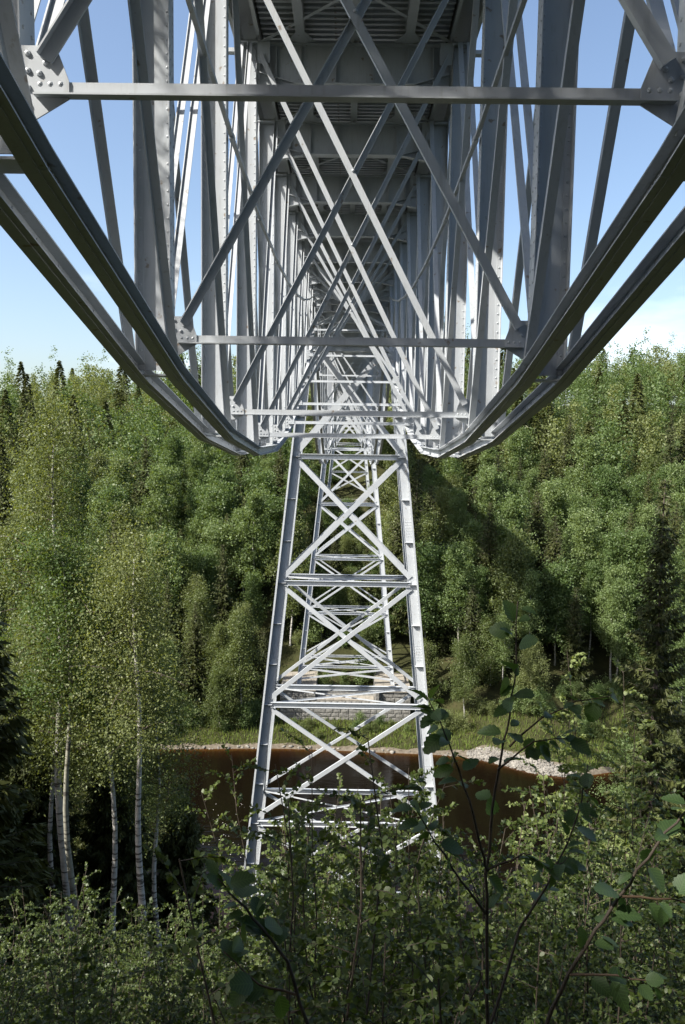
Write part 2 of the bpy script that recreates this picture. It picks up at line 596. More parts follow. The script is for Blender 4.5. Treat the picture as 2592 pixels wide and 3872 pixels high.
def span(label, ys, zs, detail, ribs=None, group='steel truss spans of the bridge', ystart=None, yend=None):
    """deck truss with a bellied bottom chord; ys panel points along the bridge, zs height of the cross strut at each"""
    base = Vector((0, (ys[0] + ys[-1]) / 2, 0))
    root = empty('truss_span', base, label, 'bridge span', group)
    n = len(ys)
    ystart = ys[0] - 0.6 if ystart is None else ystart
    yend = ys[-1] + 0.6 if yend is None else yend

    def B(mb, name, parent=None, smooth=False):
        return mb.build(name, STEEL, parent or root, smooth, off=base)

    for s in (-1, 1):
        # ---- bottom chord, two bars, one piece per panel
        for k in range(n - 1):
            if ys[k + 1] < -6:
                continue
            for j, xc in enumerate((XI - 0.02, XO + 0.02)):
                A = Vector((s * xc, ys[k], zs[k] - 0.46))
                D = Vector((s * xc, ys[k + 1], zs[k + 1] - 0.46))
                inward = -s
                mb = MB().prism(A, D, (0, 0, 1), prof_C(0.23, 0.14, 0.016, inward))
                # bulb angle under the web
                mb.prism(A + Vector((0, 0, -0.125)), D + Vector((0, 0, -0.125)), (0, 0, 1), prof_R(0.13, 0.018))
                o = B(mb, 'chord_bar')
                if detail > 1:
                    rb = MB()
                    d = (D - A)
                    ln = d.length
                    d = d / ln
                    w = Vector((0, -d.z, d.y))
                    if w.z < 0:
                        w = -w
                    near = k < 5
                    m = int(ln / (0.55 if near else 1.0))
                    for q in range(m):
                        t = (q + 0.5) / m
                        for h in (-0.055, 0.06):
                            rb.rivet(A + d * (ln * t) + w * h + Vector((inward * 0.016, 0, 0)), (inward, 0, 0), 0.02)
                            rb.rivet(A + d * (ln * t + 0.1) + w * h + Vector((-inward * 0.0, 0, 0)), (-inward, 0, 0), 0.02)
                    for q in range(7):
                        for e in (0, 1):
                            t = 0.05 + q * 0.075
                            P = (A + d * t) if e == 0 else (D - d * t)
                            for h in (-0.07, 0.0, 0.07):
                                rb.rivet(P + w * h + Vector((inward * 0.024, 0, 0)), (inward, 0, 0), 0.018)
                    for P, q in ((A, d), (D, -d)):
                        sp = MB().prism(P + Vector((inward * 0.02, 0, 0)), P + q * 0.62 + Vector((inward * 0.02, 0, 0)), (0, 0, 1), prof_R(0.008, 0.2))
                        B(sp, 'splice_plate', o)
                    tag(B(rb, 'rivet_row', o), kind='stuff')
        # ---- batten plates joining the two bars, posts, rails
        for k in range(n):
            y, zc = ys[k], zs[k] - 0.46
            if y < -6:
                continue
            bt = MB().box((s * (XI + XO) / 2, y + 0.05, zc - 0.05), (0.27, 0.17, 0.012))
            B(bt, 'batten_plate')
            top = ZT
            zb = zc + 0.02
            if top - zb < 0.5:
                continue
            mb = MB()
            xm = s * (XI + XO) / 2
            mb.prism((xm, y, zb), (xm, y, top), (1, 0, 0), prof_I(XO - XI, 0.30, 0.014))
            for e in (-1, 1):
                for f in (-1, 1):
                    # legs of the corner angles, proud of the web
                    mb.box((xm + e * 0.205, y + f * 0.014, (zb + top) / 2), (0.047, 0.0075, (top - zb) / 2 - 0.004))
            po = B(mb, 'post')
            if detail > 1 and y > 0 or detail == 1 and False:
                rb = MB()
                pitch = 0.19 if k < 7 else 0.32
                for q in range(int((top - zb) / pitch)):
                    z = zb + 0.1 + q * pitch
                    for e in (-1, 1):
                        rb.rivet((xm + e * 0.205, y - 0.0215, z), (0, -1, 0), 0.021)
                        rb.rivet((xm - s * (XO - XI) / 2, y + e * 0.085, z + 0.08), (-s, 0, 0), 0.019)
                tag(B(rb, 'rivet_row', po), kind='stuff')
            # cap and side bracket under the deck
            mb = MB().box((xm, y, top - 0.14), (0.30, 0.2, 0.02)).box((s * (XO + 0.3), y, top - 0.3), (0.28, 0.1, 0.05))
            mb.box((s * (XI - 0.02 - 0.17), y - 0.16, 10.35), (0.17, 0.012, 0.28))
            B(mb, 'bearing_bracket')
        # ---- web diagonals
        for k in range(n - 1):
            if ys[k + 1] < -2:
                continue
            for (xx, kind) in ((XI - 0.05, 'main'), (XO + 0.05, 'main'), (XI + 0.17, 'counter'), (XO - 0.12, 'counter')):
                toward = (k + 0.5 < (n - 1) / 2)
                if kind == 'counter':
                    toward = not toward
                if toward:
                    A, D = Vector((s * xx, ys[k + 1] - 0.17, zs[k + 1] - 0.3)), Vector((s * xx, ys[k] + 0.17, ZT - 0.1))
                else:
                    A, D = Vector((s * xx, ys[k] + 0.17, zs[k] - 0.3)), Vector((s * xx, ys[k + 1] - 0.17, ZT - 0.1))
                if D.z - A.z < 1.0:
                    continue
                if kind == 'main':
                    mb = MB().prism(A, D, (1, 0, 0), prof_L(0.09, 0.13, 0.016, 1 if s > 0 else -1))
                    B(mb, 'web_diagonal')
                else:
                    mb = MB().prism(A, D, (1, 0, 0), prof_L(0.05, 0.13, 0.016, 1 if s > 0 else -1))
                    B(mb, 'counter_diagonal')
        # ---- rail along the middle of the posts
        pts = []
        for k in range(n):
            zm = (zs[k] - 0.46 + 10.9) / 2 + 0.75
            pts.append((ys[k], zm))
        for k in range(n - 1):
            if ys[k + 1] < 0 or pts[k][1] > 9.8 or pts[k + 1][1] > 9.9:
                continue
            A = Vector((s * (XI - 0.10), pts[k][0], pts[k][1]))
            D = Vector((s * (XI - 0.10), pts[k + 1][0], pts[k + 1][1]))
            mb = MB().prism(A, D, (0, 0, 1), prof_L(0.08, 0.08, 0.01, s))
            mb.box(A, (0.05, 0.13, 0.06))
            B(mb, 'stay_rail')
        # ---- top chord
        mb = MB()
        mb.prism((s * XI, ystart, 11.03), (s * XI, yend, 11.03), (0, 0, 1), prof_C(0.55, 0.10, 0.016, -s))
        mb.prism((s * XO, ystart, 11.03), (s * XO, yend, 11.03), (0, 0, 1), prof_C(0.55, 0.10, 0.016, s))
        mb.box((s * (XI + XO) / 2, (ystart + yend) / 2, 11.315), (0.36, (yend - ystart) / 2, 0.008))
        tc_ = B(mb, 'top_chord')
        if detail > 1:
            rb = MB()
            y = max(ystart, 15)
            while y < min(yend, 36):
                for z in (10.83, 11.2):
                    rb.rivet((s * (XI - 0.016), y, z), (-s, 0, 0), 0.022)
                y += 0.2
            tag(B(rb, 'rivet_row', tc_), kind='stuff')
    # ---- sway frames
    for k in range(n):
        y, zk = ys[k], zs[k]
        if y < 0 and detail > 1 and k < 1:
            continue
        yf = y - 0.17
        if ZT - zk > 2.2:
            st = MB().prism((-XI + 0.12, yf, zk), (XI - 0.12, yf, zk), (0, 0, 1), prof_L(0.10, 0.125, 0.014, 1))
            B(st, 'cross_strut')
            for s in (-1, 1):
                A = Vector((s * (XI - 0.2), yf - 0.014 * (s > 0) - 0.02, zk + 0.22))
                D = Vector((-s * (XI - 0.1), yf - 0.014 * (s > 0) - 0.02, 10.3))
                pr = prof_L(0.125, 0.07, 0.014, 1)
                if s > 0:
                    pr = [(p, -q) for p, q in reversed(pr)]
                B(MB().prism(A, D, (0, -1, 0), pr), 'sway_brace')
                x0 = XI - 0.01
                y2 = yf + 0.02
                pl = [(s * x0, y2, zk - 0.24), (s * x0, y2, zk + 0.33), (s * (x0 - 0.27), y2, zk + 0.33), (s * (x0 - 0.37), y2, zk + 0.065), (s * (x0 - 0.37), y2, zk - 0.07), (s * (x0 - 0.08), y2, zk - 0.24)]
                if s < 0:
                    pl = pl[::-1]
                g = B(MB().plate(pl, (0, 1, 0), 0.014), 'gusset_plate')
                if detail > 1:
                    rb = MB()
                    for (px, pz) in ((0.05, 0.27), (0.05, 0.14), (0.05, 0.01), (0.05, -0.12), (0.23, 0.28), (0.19, 0.2), (0.14, 0.12)):
                        rb.rivet((s * (x0 - px), y2 - 0.002, zk + pz), (0, -1, 0), 0.026)
                    for px in (0.17, 0.25, 0.33):
                        rb.rivet((s * (x0 - px), yf - 0.05, zk + 0.01), (0, -1, 0), 0.023)
                    tag(B(rb, 'rivet_row', g), kind='stuff')
            if detail > 1:
                zc = (zk + 0.22 + 10.3) / 2
                B(MB().rivet((0, yf - 0.072, zc), (0, -1, 0), 0.035), 'bolt')
        # ---- floor beam
        mb = MB()
        xw = XI - 0.08
        mb.box((0, y, 10.10), (xw, 0.007, 0.5))
        mb.box((0, y, 9.60), (xw - 0.95, 0.15, 0.013))
        mb.box((0, y, 10.60), (xw, 0.15, 0.013))
        for s in (-1, 1):
            mb.prism((s * (xw - 0.95), y, 9.60), (s * xw, y, 9.87), (0, 0, 1), prof_R(0.26, 0.02))
            mb.prism((s * (xw - 0.95), y - 0.0, 9.598), (s * xw, y, 9.42), (0, 0, 1), prof_R(0.20, 0.016))
            tri = [(s * (xw - 0.95), y - 0.008, 9.585), (s * xw, y - 0.008, 9.43), (s * xw, y - 0.008, 9.62)]
            mb.plate(tri, (0, 1, 0), 0.016)
            for x in (0.5, 1.43, 2.1):
                mb.box((s * x, y - 0.055, 10.1), (0.008, 0.045, 0.47))
        fb = B(mb, 'floor_beam')
        if detail > 1 and 15 < y < 45:
            rb = MB()
            x = -xw + 0.1
            while x < xw:
                rb.rivet((x, y - 0.007, 10.53), (0, -1, 0), 0.022)
                if abs(x) < xw - 0.9:
                    rb.rivet((x, y - 0.007, 9.68), (0, -1, 0), 0.022)
                x += 0.16
            tag(B(rb, 'rivet_row', fb), kind='stuff')
    # ---- stringers and deck bracing, panel by panel
    for k in range(n - 1):
        for x, w in ((-1.43, 0.24), (0, 0.22), (1.43, 0.24)):
            mb = MB().prism((x, ys[k] + 0.16, 10.79), (x, ys[k + 1] - 0.16, 10.79), (0, 0, 1), prof_I(0.36 if x else 0.2, w, 0.018))
            if x and detail:
                for e in (-1, 1):
                    for yy, q in ((ys[k] + 0.16, 1), (ys[k + 1] - 0.16, -1)):
                        mb.plate([(x + e * 0.12, yy, 10.63), (x + e * 0.38, yy, 10.63), (x + e * 0.12, yy + q * 0.5, 10.63)], (0, 0, 1), 0.012)
            B(mb, 'stringer')
        if detail:
            for s in (-1, 1):
                B(MB().prism((-s * (XI - 0.1), ys[k] + 0.1, 10.68 + 0.03 * s), (s * (XI - 0.1), ys[k + 1] - 0.1, 10.68 + 0.03 * s), (0, 0, 1), prof_L(0.10, 0.05, 0.012, s)), 'deck_brace')
    # ---- deck plate and trough ribs
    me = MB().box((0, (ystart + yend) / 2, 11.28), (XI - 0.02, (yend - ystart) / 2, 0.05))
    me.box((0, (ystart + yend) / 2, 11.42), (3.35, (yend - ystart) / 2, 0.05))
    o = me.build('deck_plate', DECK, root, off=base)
    if ribs:
        rib = None
        y = ribs[0]
        while y < ribs[1]:
            if rib is None:
                mb = MB().prism((-XI + 0.12, 0, 11.105), (XI - 0.12, 0, 11.105), (0, 0, 1), [(-0.05, -0.095), (0.05, -0.095), (0.07, 0.12), (-0.07, 0.12)])
                mb.v = [v for v in mb.v]
                rib = B(mb, 'deck_rib')
                rib.data.transform(Matrix.Translation(base))
            else:
                q = rib.copy()
                C.objects.link(q)
                rib2 = q
                rib2.location = (0, y - base.y, 0)
                y += 0.26
                continue
            rib.location = (0, y - base.y, 0)
            y += 0.26
    return root


P0 = 1.40
PL = 5.13
ys1 = [P0 - 2 * PL, P0 - PL] + [P0 + PL * k for k in range(0, 11)] + [55.0]
zs1 = [9.6, 6.3, 4.35, 2.74, 1.48, 0.64, 0.22, 0.29, 0.84, 1.86, 3.32, 5.25, 7.5, 8.6]
span('nearest steel truss span overhead, its bellied bottom chord filling the top of the view', ys1, zs1, 2, ribs=(17.2, 56.0), ystart=-12, yend=56.2)


def belly(ya, yb, n, ztop, zmin):
    ys = [ya + (yb - ya) * k / n for k in range(n + 1)]
    zs = [zmin + (ztop - zmin) * (2 * k / n - 1) ** 2 for k in range(n + 1)]
    return ys, zs


ys2, zs2 = belly(58.0, 121.5, 12, 8.6, -1.75)
span('second steel truss span, seen through the tall nearest tower across the river', ys2, zs2, 1, ribs=(58.5, 70), ystart=56.3, yend=123.0)
ys3, zs3 = belly(126.0, 180.5, 10, 8.6, -0.2)
span('third steel truss span, small and far beyond the tower on the stone pier', ys3, zs3, 0, ystart=123.1, yend=182.2)
ys4, zs4 = belly(185.0, 221.0, 8, 8.6, 5.0)
span('last steel truss span, tiny in the distance, reaching the far abutment', ys4, zs4, 0, ystart=182.3, yend=224.0)


# ------------------------------------------------------------------ towers
def tower(label, D, levels, foot, detail, zt=6.5, hw0=2.9):
    root = empty('trestle_tower', (0, D, foot), label, 'bridge tower', 'steel trestle towers of the bridge')
    base = Vector((0, D, foot))

    def B(mb, name, parent=None):
        return mb.build(name, STEEL, parent or root, off=base)

    def hw(z):
        return hw0 + 0.1 * (zt - z)

    def yf(z, f):
        return D + f * (0.25 + 0.07 * (zt - z))

    lv = [zt] + list(levels)
    allz = [7.35] + list(levels) + [foot]
    for f in (-1, 1):
        for s in (-1, 1):
            A = Vector((s * hw(foot), yf(foot, f), foot))
            D_ = Vector((s * hw(7.3), yf(7.3, f), 7.3))
            mb = MB()
            # broad web across the bridge, deep outer flange towards the open side, shallow inner lip
            W = 0.62
            o = 0.31
            mb.prism(A, D_, (0, f, 0), [(-W / 2, -0.012), (W / 2, -0.012), (W / 2, 0.012), (-W / 2, 0.012)])
            for e, dep in ((1, 0.36), (-1, 0.05)):
                off = Vector((s * e * o, 0, 0))
                a0 = -0.10 if e > 0 else -0.14
                mb.prism(A + off, D_ + off, (0, f, 0), [(-0.011, a0), (0.011, a0), (0.011, dep), (-0.011, dep)])
            lip = Vector((s * o, 0, 0))
            mb.prism(A + lip, D_ + lip, (0, f, 0), [(-0.06, 0.36), (0.06, 0.36), (0.06, 0.378), (-0.06, 0.378)])
            leg = B(mb, 'leg')
            # diaphragms
            zz = []
            for i in range(len(allz) - 1):
                k = 3
                for j in range(1, k):
                    zz.append(allz[i] + (allz[i + 1] - allz[i]) * j / k)
            for z in zz + list(levels):
                dm = MB()
                c = Vector((s * hw(z), yf(z, f) + f * 0.12, z))
                dm.box(c, (W / 2 - 0.01, 0.11, 0.012))
                B(dm, 'diaphragm', leg)
            if detail:
                rb = MB()
                z = foot + 0.3
                while z < 7.0:
                    for e in (0.27, -0.27, 0.24):
                        if e == 0.24 and f > 0:
                            continue
                        rb.rivet((s * (hw(z) + e), yf(z, f) + f * 0.012 if f < 0 else yf(z, f) - 0.012, z), (0, -1, 0), 0.03)
                    if f < 0:
                        rb.rivet((s * (hw(z) + o) - 0.012, yf(z, f) - 0.2, z), (-1, 0, 0), 0.028)
                    z += 0.3
                for zsp in [lv[i] + (lv[i + 1] - lv[i]) * 0.62 for i in range(len(lv) - 1)] + [levels[-1] - 4]:
                    for q in range(6):
                        for e in range(4):
                            z = zsp + q * 0.2
                            rb.rivet((s * (hw(z) - 0.14 + e * 0.11), yf(z, f) + (f * 0.012 if f < 0 else -0.012), z), (0, -1, 0), 0.034)
                tag(B(rb, 'rivet_row', leg), kind='stuff')
        # cross struts and X bracing of this face
        for i, z in enumerate(lv):
            xw = hw(z) - 0.2
            if i > 0:
                y = yf(z, f)
                mb = MB().prism((-xw, y, z), (xw, y, z), (0, 0, 1), prof_C(0.34, 0.22, 0.018, 1))
            else:
                mb = MB().prism((-xw, yf(z, f), z), (xw, yf(z, f), z), (0, 0, 1), prof_C(0.4, 0.25, 0.018, 1))
            B(mb, 'cross_strut')
        zz = lv + [foot + 0.4]
        for i in range(len(zz) - 1):
            za, zb = zz[i] - (0.25 if i else -0.4), zz[i + 1] + 0.45
            w = [0.42, 0.34, 0.30, 0.28, 0.28, 0.28][i]
            if f > 0:
                w *= 0.75
            for s in (-1, 1):
                A = Vector((-s * (hw(za) - 0.12), yf(za, f) + f * 0.03 + 0.02 * s, za))
                E_ = Vector((s * (hw(zb) - 0.12), yf(zb, f) + f * 0.03 + 0.02 * s, zb))
                B(MB().prism(A, E_, (0, -1, 0), [(p, -q) for p, q in reversed(prof_L(w, 0.12, 0.016, s))]), 'brace')
    # bracing between the faces, level by level
    for i, z in enumerate(levels):
        for s in (-1, 1):
            B(MB().prism((s * hw(z), yf(z, -1) + 0.05, z), (s * hw(z), yf(z, 1) - 0.05, z), (0, 0, 1), prof_R(0.14, 0.2)), 'side_strut')
            if i >= 1:
                B(MB().prism((-s * (hw(z) - 0.2), yf(z, -1) + 0.05, z + 0.05 * s), (s * (hw(z) - 0.2), yf(z, 1) - 0.05, z + 0.05 * s), (0, 0, 1), prof_L(0.14, 0.1, 0.014)), 'plan_brace')
    for i in range(len(levels) - 1):
        za, zb = levels[i], levels[i + 1]
        for s in (-1, 1):
            for q in (-1, 1):
                B(MB().prism((s * (hw(za) - 0.1 + 0.04 * q), yf(za, q), za), (s * (hw(zb) - 0.1 + 0.04 * q), yf(zb, -q), zb), (1, 0, 0), prof_L(0.14, 0.1, 0.014)), 'side_brace')
    # head beam with bearings
    hb = MB()
    for s in (-1, 1):
        hb.box((s * 2.88, D, 7.45), (0.4, 0.75, 0.1))
        hb.box((s * 2.88, D, 7.85), (0.26, 1.5, 0.3))
        hb.box((s * 2.88, D, 8.9), (0.3, 1.2, 0.75))
    B(hb, 'bearing_head')
    return root


tower('tall grey steel tower nearest to us, standing at the near edge of the river', 54.6, [-0.9, -9.59, -18.0, -26.23, -34.6], -41.6, True)
tower('grey steel tower on the stone pier across the river, framed by the nearest tower', 123.3, [-0.9, -9.5, -18.0, -26.5, -34.9], -37.7, False)
tower('short far grey steel tower on the shaded slope, seen through both other towers', 183.0, [-0.9, -6.5], -12.2, False)


# ------------------------------------------------------------------ masonry
def block_mesh(name, w, h, d, rough, seed):
    """rock-faced block, front face towards -y, origin at the bottom left of the front"""
    r = random.Random(seed)
    e = 0.035
    v = [(0, 0.0, 0), (w, 0.0, 0), (w, 0.0, h), (0, 0.0, h)]
    v += [(e * 2, -rough * r.uniform(.4, 1), e * 2), (w - e * 2, -rough * r.uniform(.4, 1), e * 2), (w - e * 2, -rough * r.uniform(.4, 1), h - e * 2), (e * 2, -rough * r.uniform(.4, 1), h - e * 2)]
    v += [(w * r.uniform(.35, .65), -rough * r.uniform(.9, 1.5), h * r.uniform(.4, .6))]
    v += [(0, d, 0), (w, d, 0), (w, d, h), (0, d, h)]
    f = []
    for i in range(4):
        j = (i + 1) % 4
        f.append((i, j, 4 + j, 4 + i))
        f.append((4 + i, 4 + j, 8))
        f.append((j, i, 9 + i, 9 + j))
    f.append((12, 11, 10, 9)[::1])
    me = bpy.data.meshes.new(name)
    me.from_pydata(v, [], f)
    me.materials.append(STONE)
    return me


BLOCKS = {}
for wi, w in enumerate((0.95, 1.2, 1.5, 1.85)):
    for q in range(3):
        BLOCKS[(wi, q)] = (block_mesh('block', w - 0.03, 0.60, 0.5, 0.10, wi * 10 + q), w)


def wall_face(root, x0, x1, yfront, z0, courses, rnd):
    """courses of blocks on the face looking at us"""
    rl = root.location
    for c in range(courses):
        x = x0
        first = True
        while x < x1 - 0.05:
            left = x1 - x
            wi = rnd.choice((0, 1, 1, 2, 2, 3))
            if first and c % 2:
                wi = 0
            first = False
            me, w = BLOCKS[(wi, rnd.randrange(3))]
            sc = 1.0
            if left < w + 0.7:
                sc = left / w
            o = link('block', me, root, (x - rl.x, yfront + rnd.uniform(-.025, .025) - rl.y, z0 + c * 0.63 - rl.z))
            o.scale = (sc, 1, 1)
            x += w * sc


rnd = random.Random(3)
PYF = 117.6
pier = empty('stone_pier', (0, 123, -44), 'long grey granite pier with two raised ends under the far river tower', 'stone pier')


def P(mb, name, mat, root):
    return mb.build(name, mat, root, off=root.location)


core = MB()
core.box((0, 124, -42.4), (10.0, 6.0, 2.9))
core.box((-7.3, 124, -39.7), (2.6, 6.0, 1.65))
core.box((7.3, 124, -39.7), (2.6, 6.0, 1.65))
P(core, 'rubble_core', STONE, pier)
wall_face(pier, -10.1, 10.1, PYF, -44.0, 7, rnd)
wall_face(pier, -10.1, -4.6, PYF, -44.0 + 7 * .63, 3, rnd)
wall_face(pier, 4.6, 10.1, PYF, -44.0 + 7 * .63, 3, rnd)

for x in np.arange(-4.4, 4.4, 1.26):
    P(MB().box((x + 0.62, 117.75 + 1.0, -39.47), (0.615, 1.05, 0.1)), 'coping_slab', STONE_TOP, pier)
for s in (-1, 1):
    for i in range(4):
        for j in range(6):
            P(MB().box((s * (5.3 + i * 1.37), 118.3 + j * 1.85, -37.85 + rnd.uniform(-.01, .01)), (0.675, 0.915, 0.16)), 'coping_slab', STONE_TOP, pier)
    # rock-faced sides facing inwards
    for c in range(3):
        for j in range(9):
            me, w = BLOCKS[(1, rnd.randrange(3))]
            o = link('block', me, pier, (s * 4.65 - pier.location.x, PYF + 0.45 + (j + (s < 0)) * 1.24 - pier.location.y, -44.0 + (7 + c) * .63 - pier.location.z))
            o.rotation_euler = (0, 0, -s * -math.pi / 2 if s < 0 else math.pi / 2)
            if s > 0:
                o.rotation_euler = (0, 0, -math.pi / 2)
            else:
                o.rotation_euler = (0, 0, math.pi / 2)

pier3 = empty('stone_pier', (0, 183, -18), 'dark stone footing of the farthest tower, in shade on the slope', 'stone pier')
P(MB().box((0, 184, -15.4), (5.2, 3.2, 2.6)), 'rubble_core', STONE, pier3)
wall_face(pier3, -5.3, 5.3, 180.5, -17.0, 6, rnd)
pier1 = empty('stone_pier', (0, 54.6, -44), 'pale stone footing of the nearest tower at the river edge', 'stone pier')
for s in (-1, 1):
    P(MB().box((s * 7.75, 54.6, -43.4), (1.5, 4.9, 1.8)), 'plinth', STONE_TOP, pier1)
abut = empty('stone_abutment', (0, 225, 0), 'pale stone abutment closing the far end of the bridge', 'abutment')
P(MB().box((0, 227, 4), (5, 2.2, 6.6)), 'rubble_core', STONE_TOP, abut)
wall_face(abut, -5, 5, 224.2, -2.6, 20, rnd)


near_ab = empty('stone_abutment', (0, -13, 8), 'stone abutment carrying the near end of the bridge, behind the viewpoint', 'abutment')
P(MB().box((0, -14.5, 5.5), (5.2, 2.4, 5.4)).box((-6.5, -17, 6.5), (2.2, 4.5, 4.4)).box((6.5, -17, 6.5), (2.2, 4.5, 4.4)), 'wall', STONE, near_ab)


# ------------------------------------------------------------------ vegetation
def unit(n):
    v = rng.normal(size=(n, 3))
    return v / np.linalg.norm(v, axis=1, keepdims=True)


def leaf_quads(P_, L_, asp=0.62, axis=None, up=0.0):
    """diamond leaves at P_, random directions"""
    n = len(P_)
    a = unit(n) if axis is None else axis
    b_ = np.cross(a, unit(n))
    b_ /= np.linalg.norm(b_, axis=1, keepdims=True) + 1e-9
    l = (L_ * rng.uniform(0.7, 1.25, n))[:, None]
    h = a * l * 0.5
    w = b_ * l * asp * 0.5
    V_ = np.stack([P_ - h, P_ + w - h * 0.1, P_ + h, P_ - w - h * 0.1], 1).reshape(-1, 3)
    F_ = np.arange(n * 4).reshape(n, 4)
    return V_, F_


def broadleaf(H, base, R, ncl, per, L_, shape='oval', droop=0.0, lean=0.3, rtrunk=None, cl=0.5, limbs=34, mats=(LEAF_BIRCH, BARK_BIRCH)):
    """trunk mesh and crown mesh of one leafy tree, foot at the origin"""
    tr = MB()
    br = MB()
    rt = rtrunk or H * 0.0085
    ph = rng.uniform(0, 6.28)

    def axis_at(z):
        t = z / H
        return np.array([math.cos(ph) * lean * math.sin(t * 2.6) + 0.12 * math.sin(z * 0.7 + ph), math.sin(ph) * lean * math.sin(t * 2.2) + 0.1 * math.cos(z * 0.6), z])
    zs_ = np.linspace(0, H * 0.97, 16)
    tr.tube([tuple(axis_at(z) - np.array([0, 0, 1.2 if i == 0 else 0])) for i, z in enumerate(zs_)], [rt * (1.25 if i == 0 else 1) * (1 - 0.93 * z / H) + 0.008 for i, z in enumerate(zs_)], 8)
    pts = []
    wts = []

    def env(t):
        if shape == 'oval':
            return R * 1.12 * min(1.0, (t + 0.10) / 0.34) ** 0.7 * max(0.03, 1 - t) ** 0.6
        if shape == 'narrow':
            return R * 1.15 * min(1.0, (t + 0.12) / 0.38) ** 0.8 * max(0.02, 1 - t) ** 0.75
        return R * (1 - t) ** 0.7
    for i in range(limbs):
        t = ((i + rng.uniform(0, 1)) / limbs)
        z = base + (H - base) * t * 0.97
        az = rng.uniform(0, 6.28)
        ln = max(0.25, env(t) * rng.uniform(0.5, 1.25))
        el = rng.uniform(0.35, 0.95) * (0.6 + 0.6 * t)
        p = axis_at(z)
        path = [p.copy()]
        d = np.array([math.cos(az) * math.cos(el), math.sin(az) * math.cos(el), math.sin(el)])
        st = ln / 4 / max(0.3, math.cos(el))
        st = min(st, 0.8)
        for k in range(4):
            d = d + np.array([0, 0, -droop * 0.35 * (k + 1) / 2]) + rng.normal(size=3) * 0.14
            d /= np.linalg.norm(d)
            p = p + d * st
            path.append(p.copy())
        br.tube(path, [rt * 0.17 * (1 - t * 0.7) * (1 - 0.8 * k / 4) + 0.004 for k in range(5)], 4)
        for k in range(1, 5):
            for _ in range(2 if k < 4 else 3):
                q = path[k] + rng.normal(size=3) * np.array([cl, cl, cl * 0.7]) * 0.8
                pts.append(q)
                if droop > 0.3:
                    pts.append(q + np.array([0, 0, -0.5]))
    pts = np.array(pts)
    idx = rng.choice(len(pts), ncl)
    cen = pts[idx] + rng.normal(size=(ncl, 3)) * 0.22
    leaf = np.repeat(cen, per, 0)
    sc = np.array([cl, cl, cl * (0.9 if droop < 0.3 else 1.5)]) * np.repeat(rng.uniform(0.28, 0.62, ncl), per)[:, None]
    leaf = leaf + rng.normal(size=leaf.shape) * sc
    leaf[:, 2] = np.maximum(leaf[:, 2], base * 0.85 - np.abs(rng.normal(0, .4, len(leaf))))
    V_, F_ = leaf_quads(leaf, L_)
    crown = np_mesh('crown', V_, F_, mats[0])
    me = bpy.data.meshes.new('trunk')
    me.from_pydata([tuple(v) for v in tr.v], [], tr.f)
    me.materials.append(mats[1])
    me.polygons.foreach_set('use_smooth', [True] * len(me.polygons))
    mb_ = bpy.data.meshes.new('branchwork')
    mb_.from_pydata([tuple(v) for v in br.v], [], br.f)
    mb_.materials.append(BARK_TWIG)
    return me, crown, mb_


def spruce(H, base, R, dz, nb, L_, sprays, bare=0.0, rtrunk=None, lmax=2.6, asp=0.34):
    tr = MB()
    rt = rtrunk or H * 0.0095
    tr.tube([(0.05 * math.sin(z * .5), 0.04 * math.cos(z * .4), z - (1.2 if z == 0 else 0)) for z in np.linspace(0, H * 0.99, 12)], [rt * (1 - 0.95 * k / 11) + 0.01 for k in range(12)], 7)
    Ps, Ax = [], []
    z = base
    while z < H * 0.985:
        t = (z - base) / (H - base)
        ln0 = R * (1 - t) ** 0.82 + 0.18
        n = nb if t < 0.85 else 4
        a0 = rng.uniform(0, 6.28)
        for k in range(n):
            az = a0 + 6.283 * k / n + rng.uniform(-.35, .35)
            ln = ln0 * rng.uniform(0.65, 1.15)
            if rng.random() < bare * (1 - t):
                ln *= 0.35
            el = -0.35 + 0.85 * t + rng.uniform(-.12, .12)
            dirh = np.array([math.cos(az), math.sin(az), 0])
            side = np.array([-math.sin(az), math.cos(az), 0])
            m = max(3, int(sprays * ln / R))
            s = np.linspace(0.12, 1, m)
            # droops, then lifts at the tip
            zz = z + ln * (math.sin(el) * s - 0.22 * s * (1 - t) + 0.20 * s ** 3)
            P0_ = dirh * (s * ln)[:, None] * math.cos(el * 0.6)
            P0_[:, 2] = zz
            tr.tube([(0, 0, z)] + [tuple(P0_[j]) for j in (m // 2, m - 1)], [0.012 + 0.006 * ln, 0.012, 0.005], 3)
            for sg in (-1, 1, 0):
                w = (1 - s * 0.75) * ln * 0.30 + 0.10
                ax = side * sg * 0.8 + dirh * 0.75 + np.array([0, 0, -0.42 if sg else -1.1])
                ax = ax + rng.normal(size=(m, 3)) * 0.22
                ax /= np.linalg.norm(ax, axis=1, keepdims=True)
                Ps.append(P0_ + ax * (w * 0.55)[:, None])
                Ax.append(ax * (w * 1.5 / L_)[:, None])
        z += dz * rng.uniform(0.75, 1.25) * (1.0 - 0.35 * t)
    Pp, Aa = np.concatenate(Ps), np.concatenate(Ax)
    # two crossed slim sprays each
    n = len(Pp)
    lens = np.clip(np.linalg.norm(Aa, axis=1), 0.5, lmax)
    ax = Aa / np.linalg.norm(Aa, axis=1, keepdims=True)
    Vs, Fs, off = [], [], 0
    for rep in range(2):
        v, f = leaf_quads(Pp + rng.normal(size=Pp.shape) * 0.05, L_ * lens, asp=asp, axis=ax)
        Vs.append(v)
        Fs.append(f + off)
        off += len(v)
    crown = np_mesh('crown', np.concatenate(Vs), np.concatenate(Fs), LEAF_SPRUCE)
    me = bpy.data.meshes.new('trunk')
    me.from_pydata([tuple(v) for v in tr.v], [], tr.f)
    me.materials.append(BARK_SPRUCE)
    return me, crown


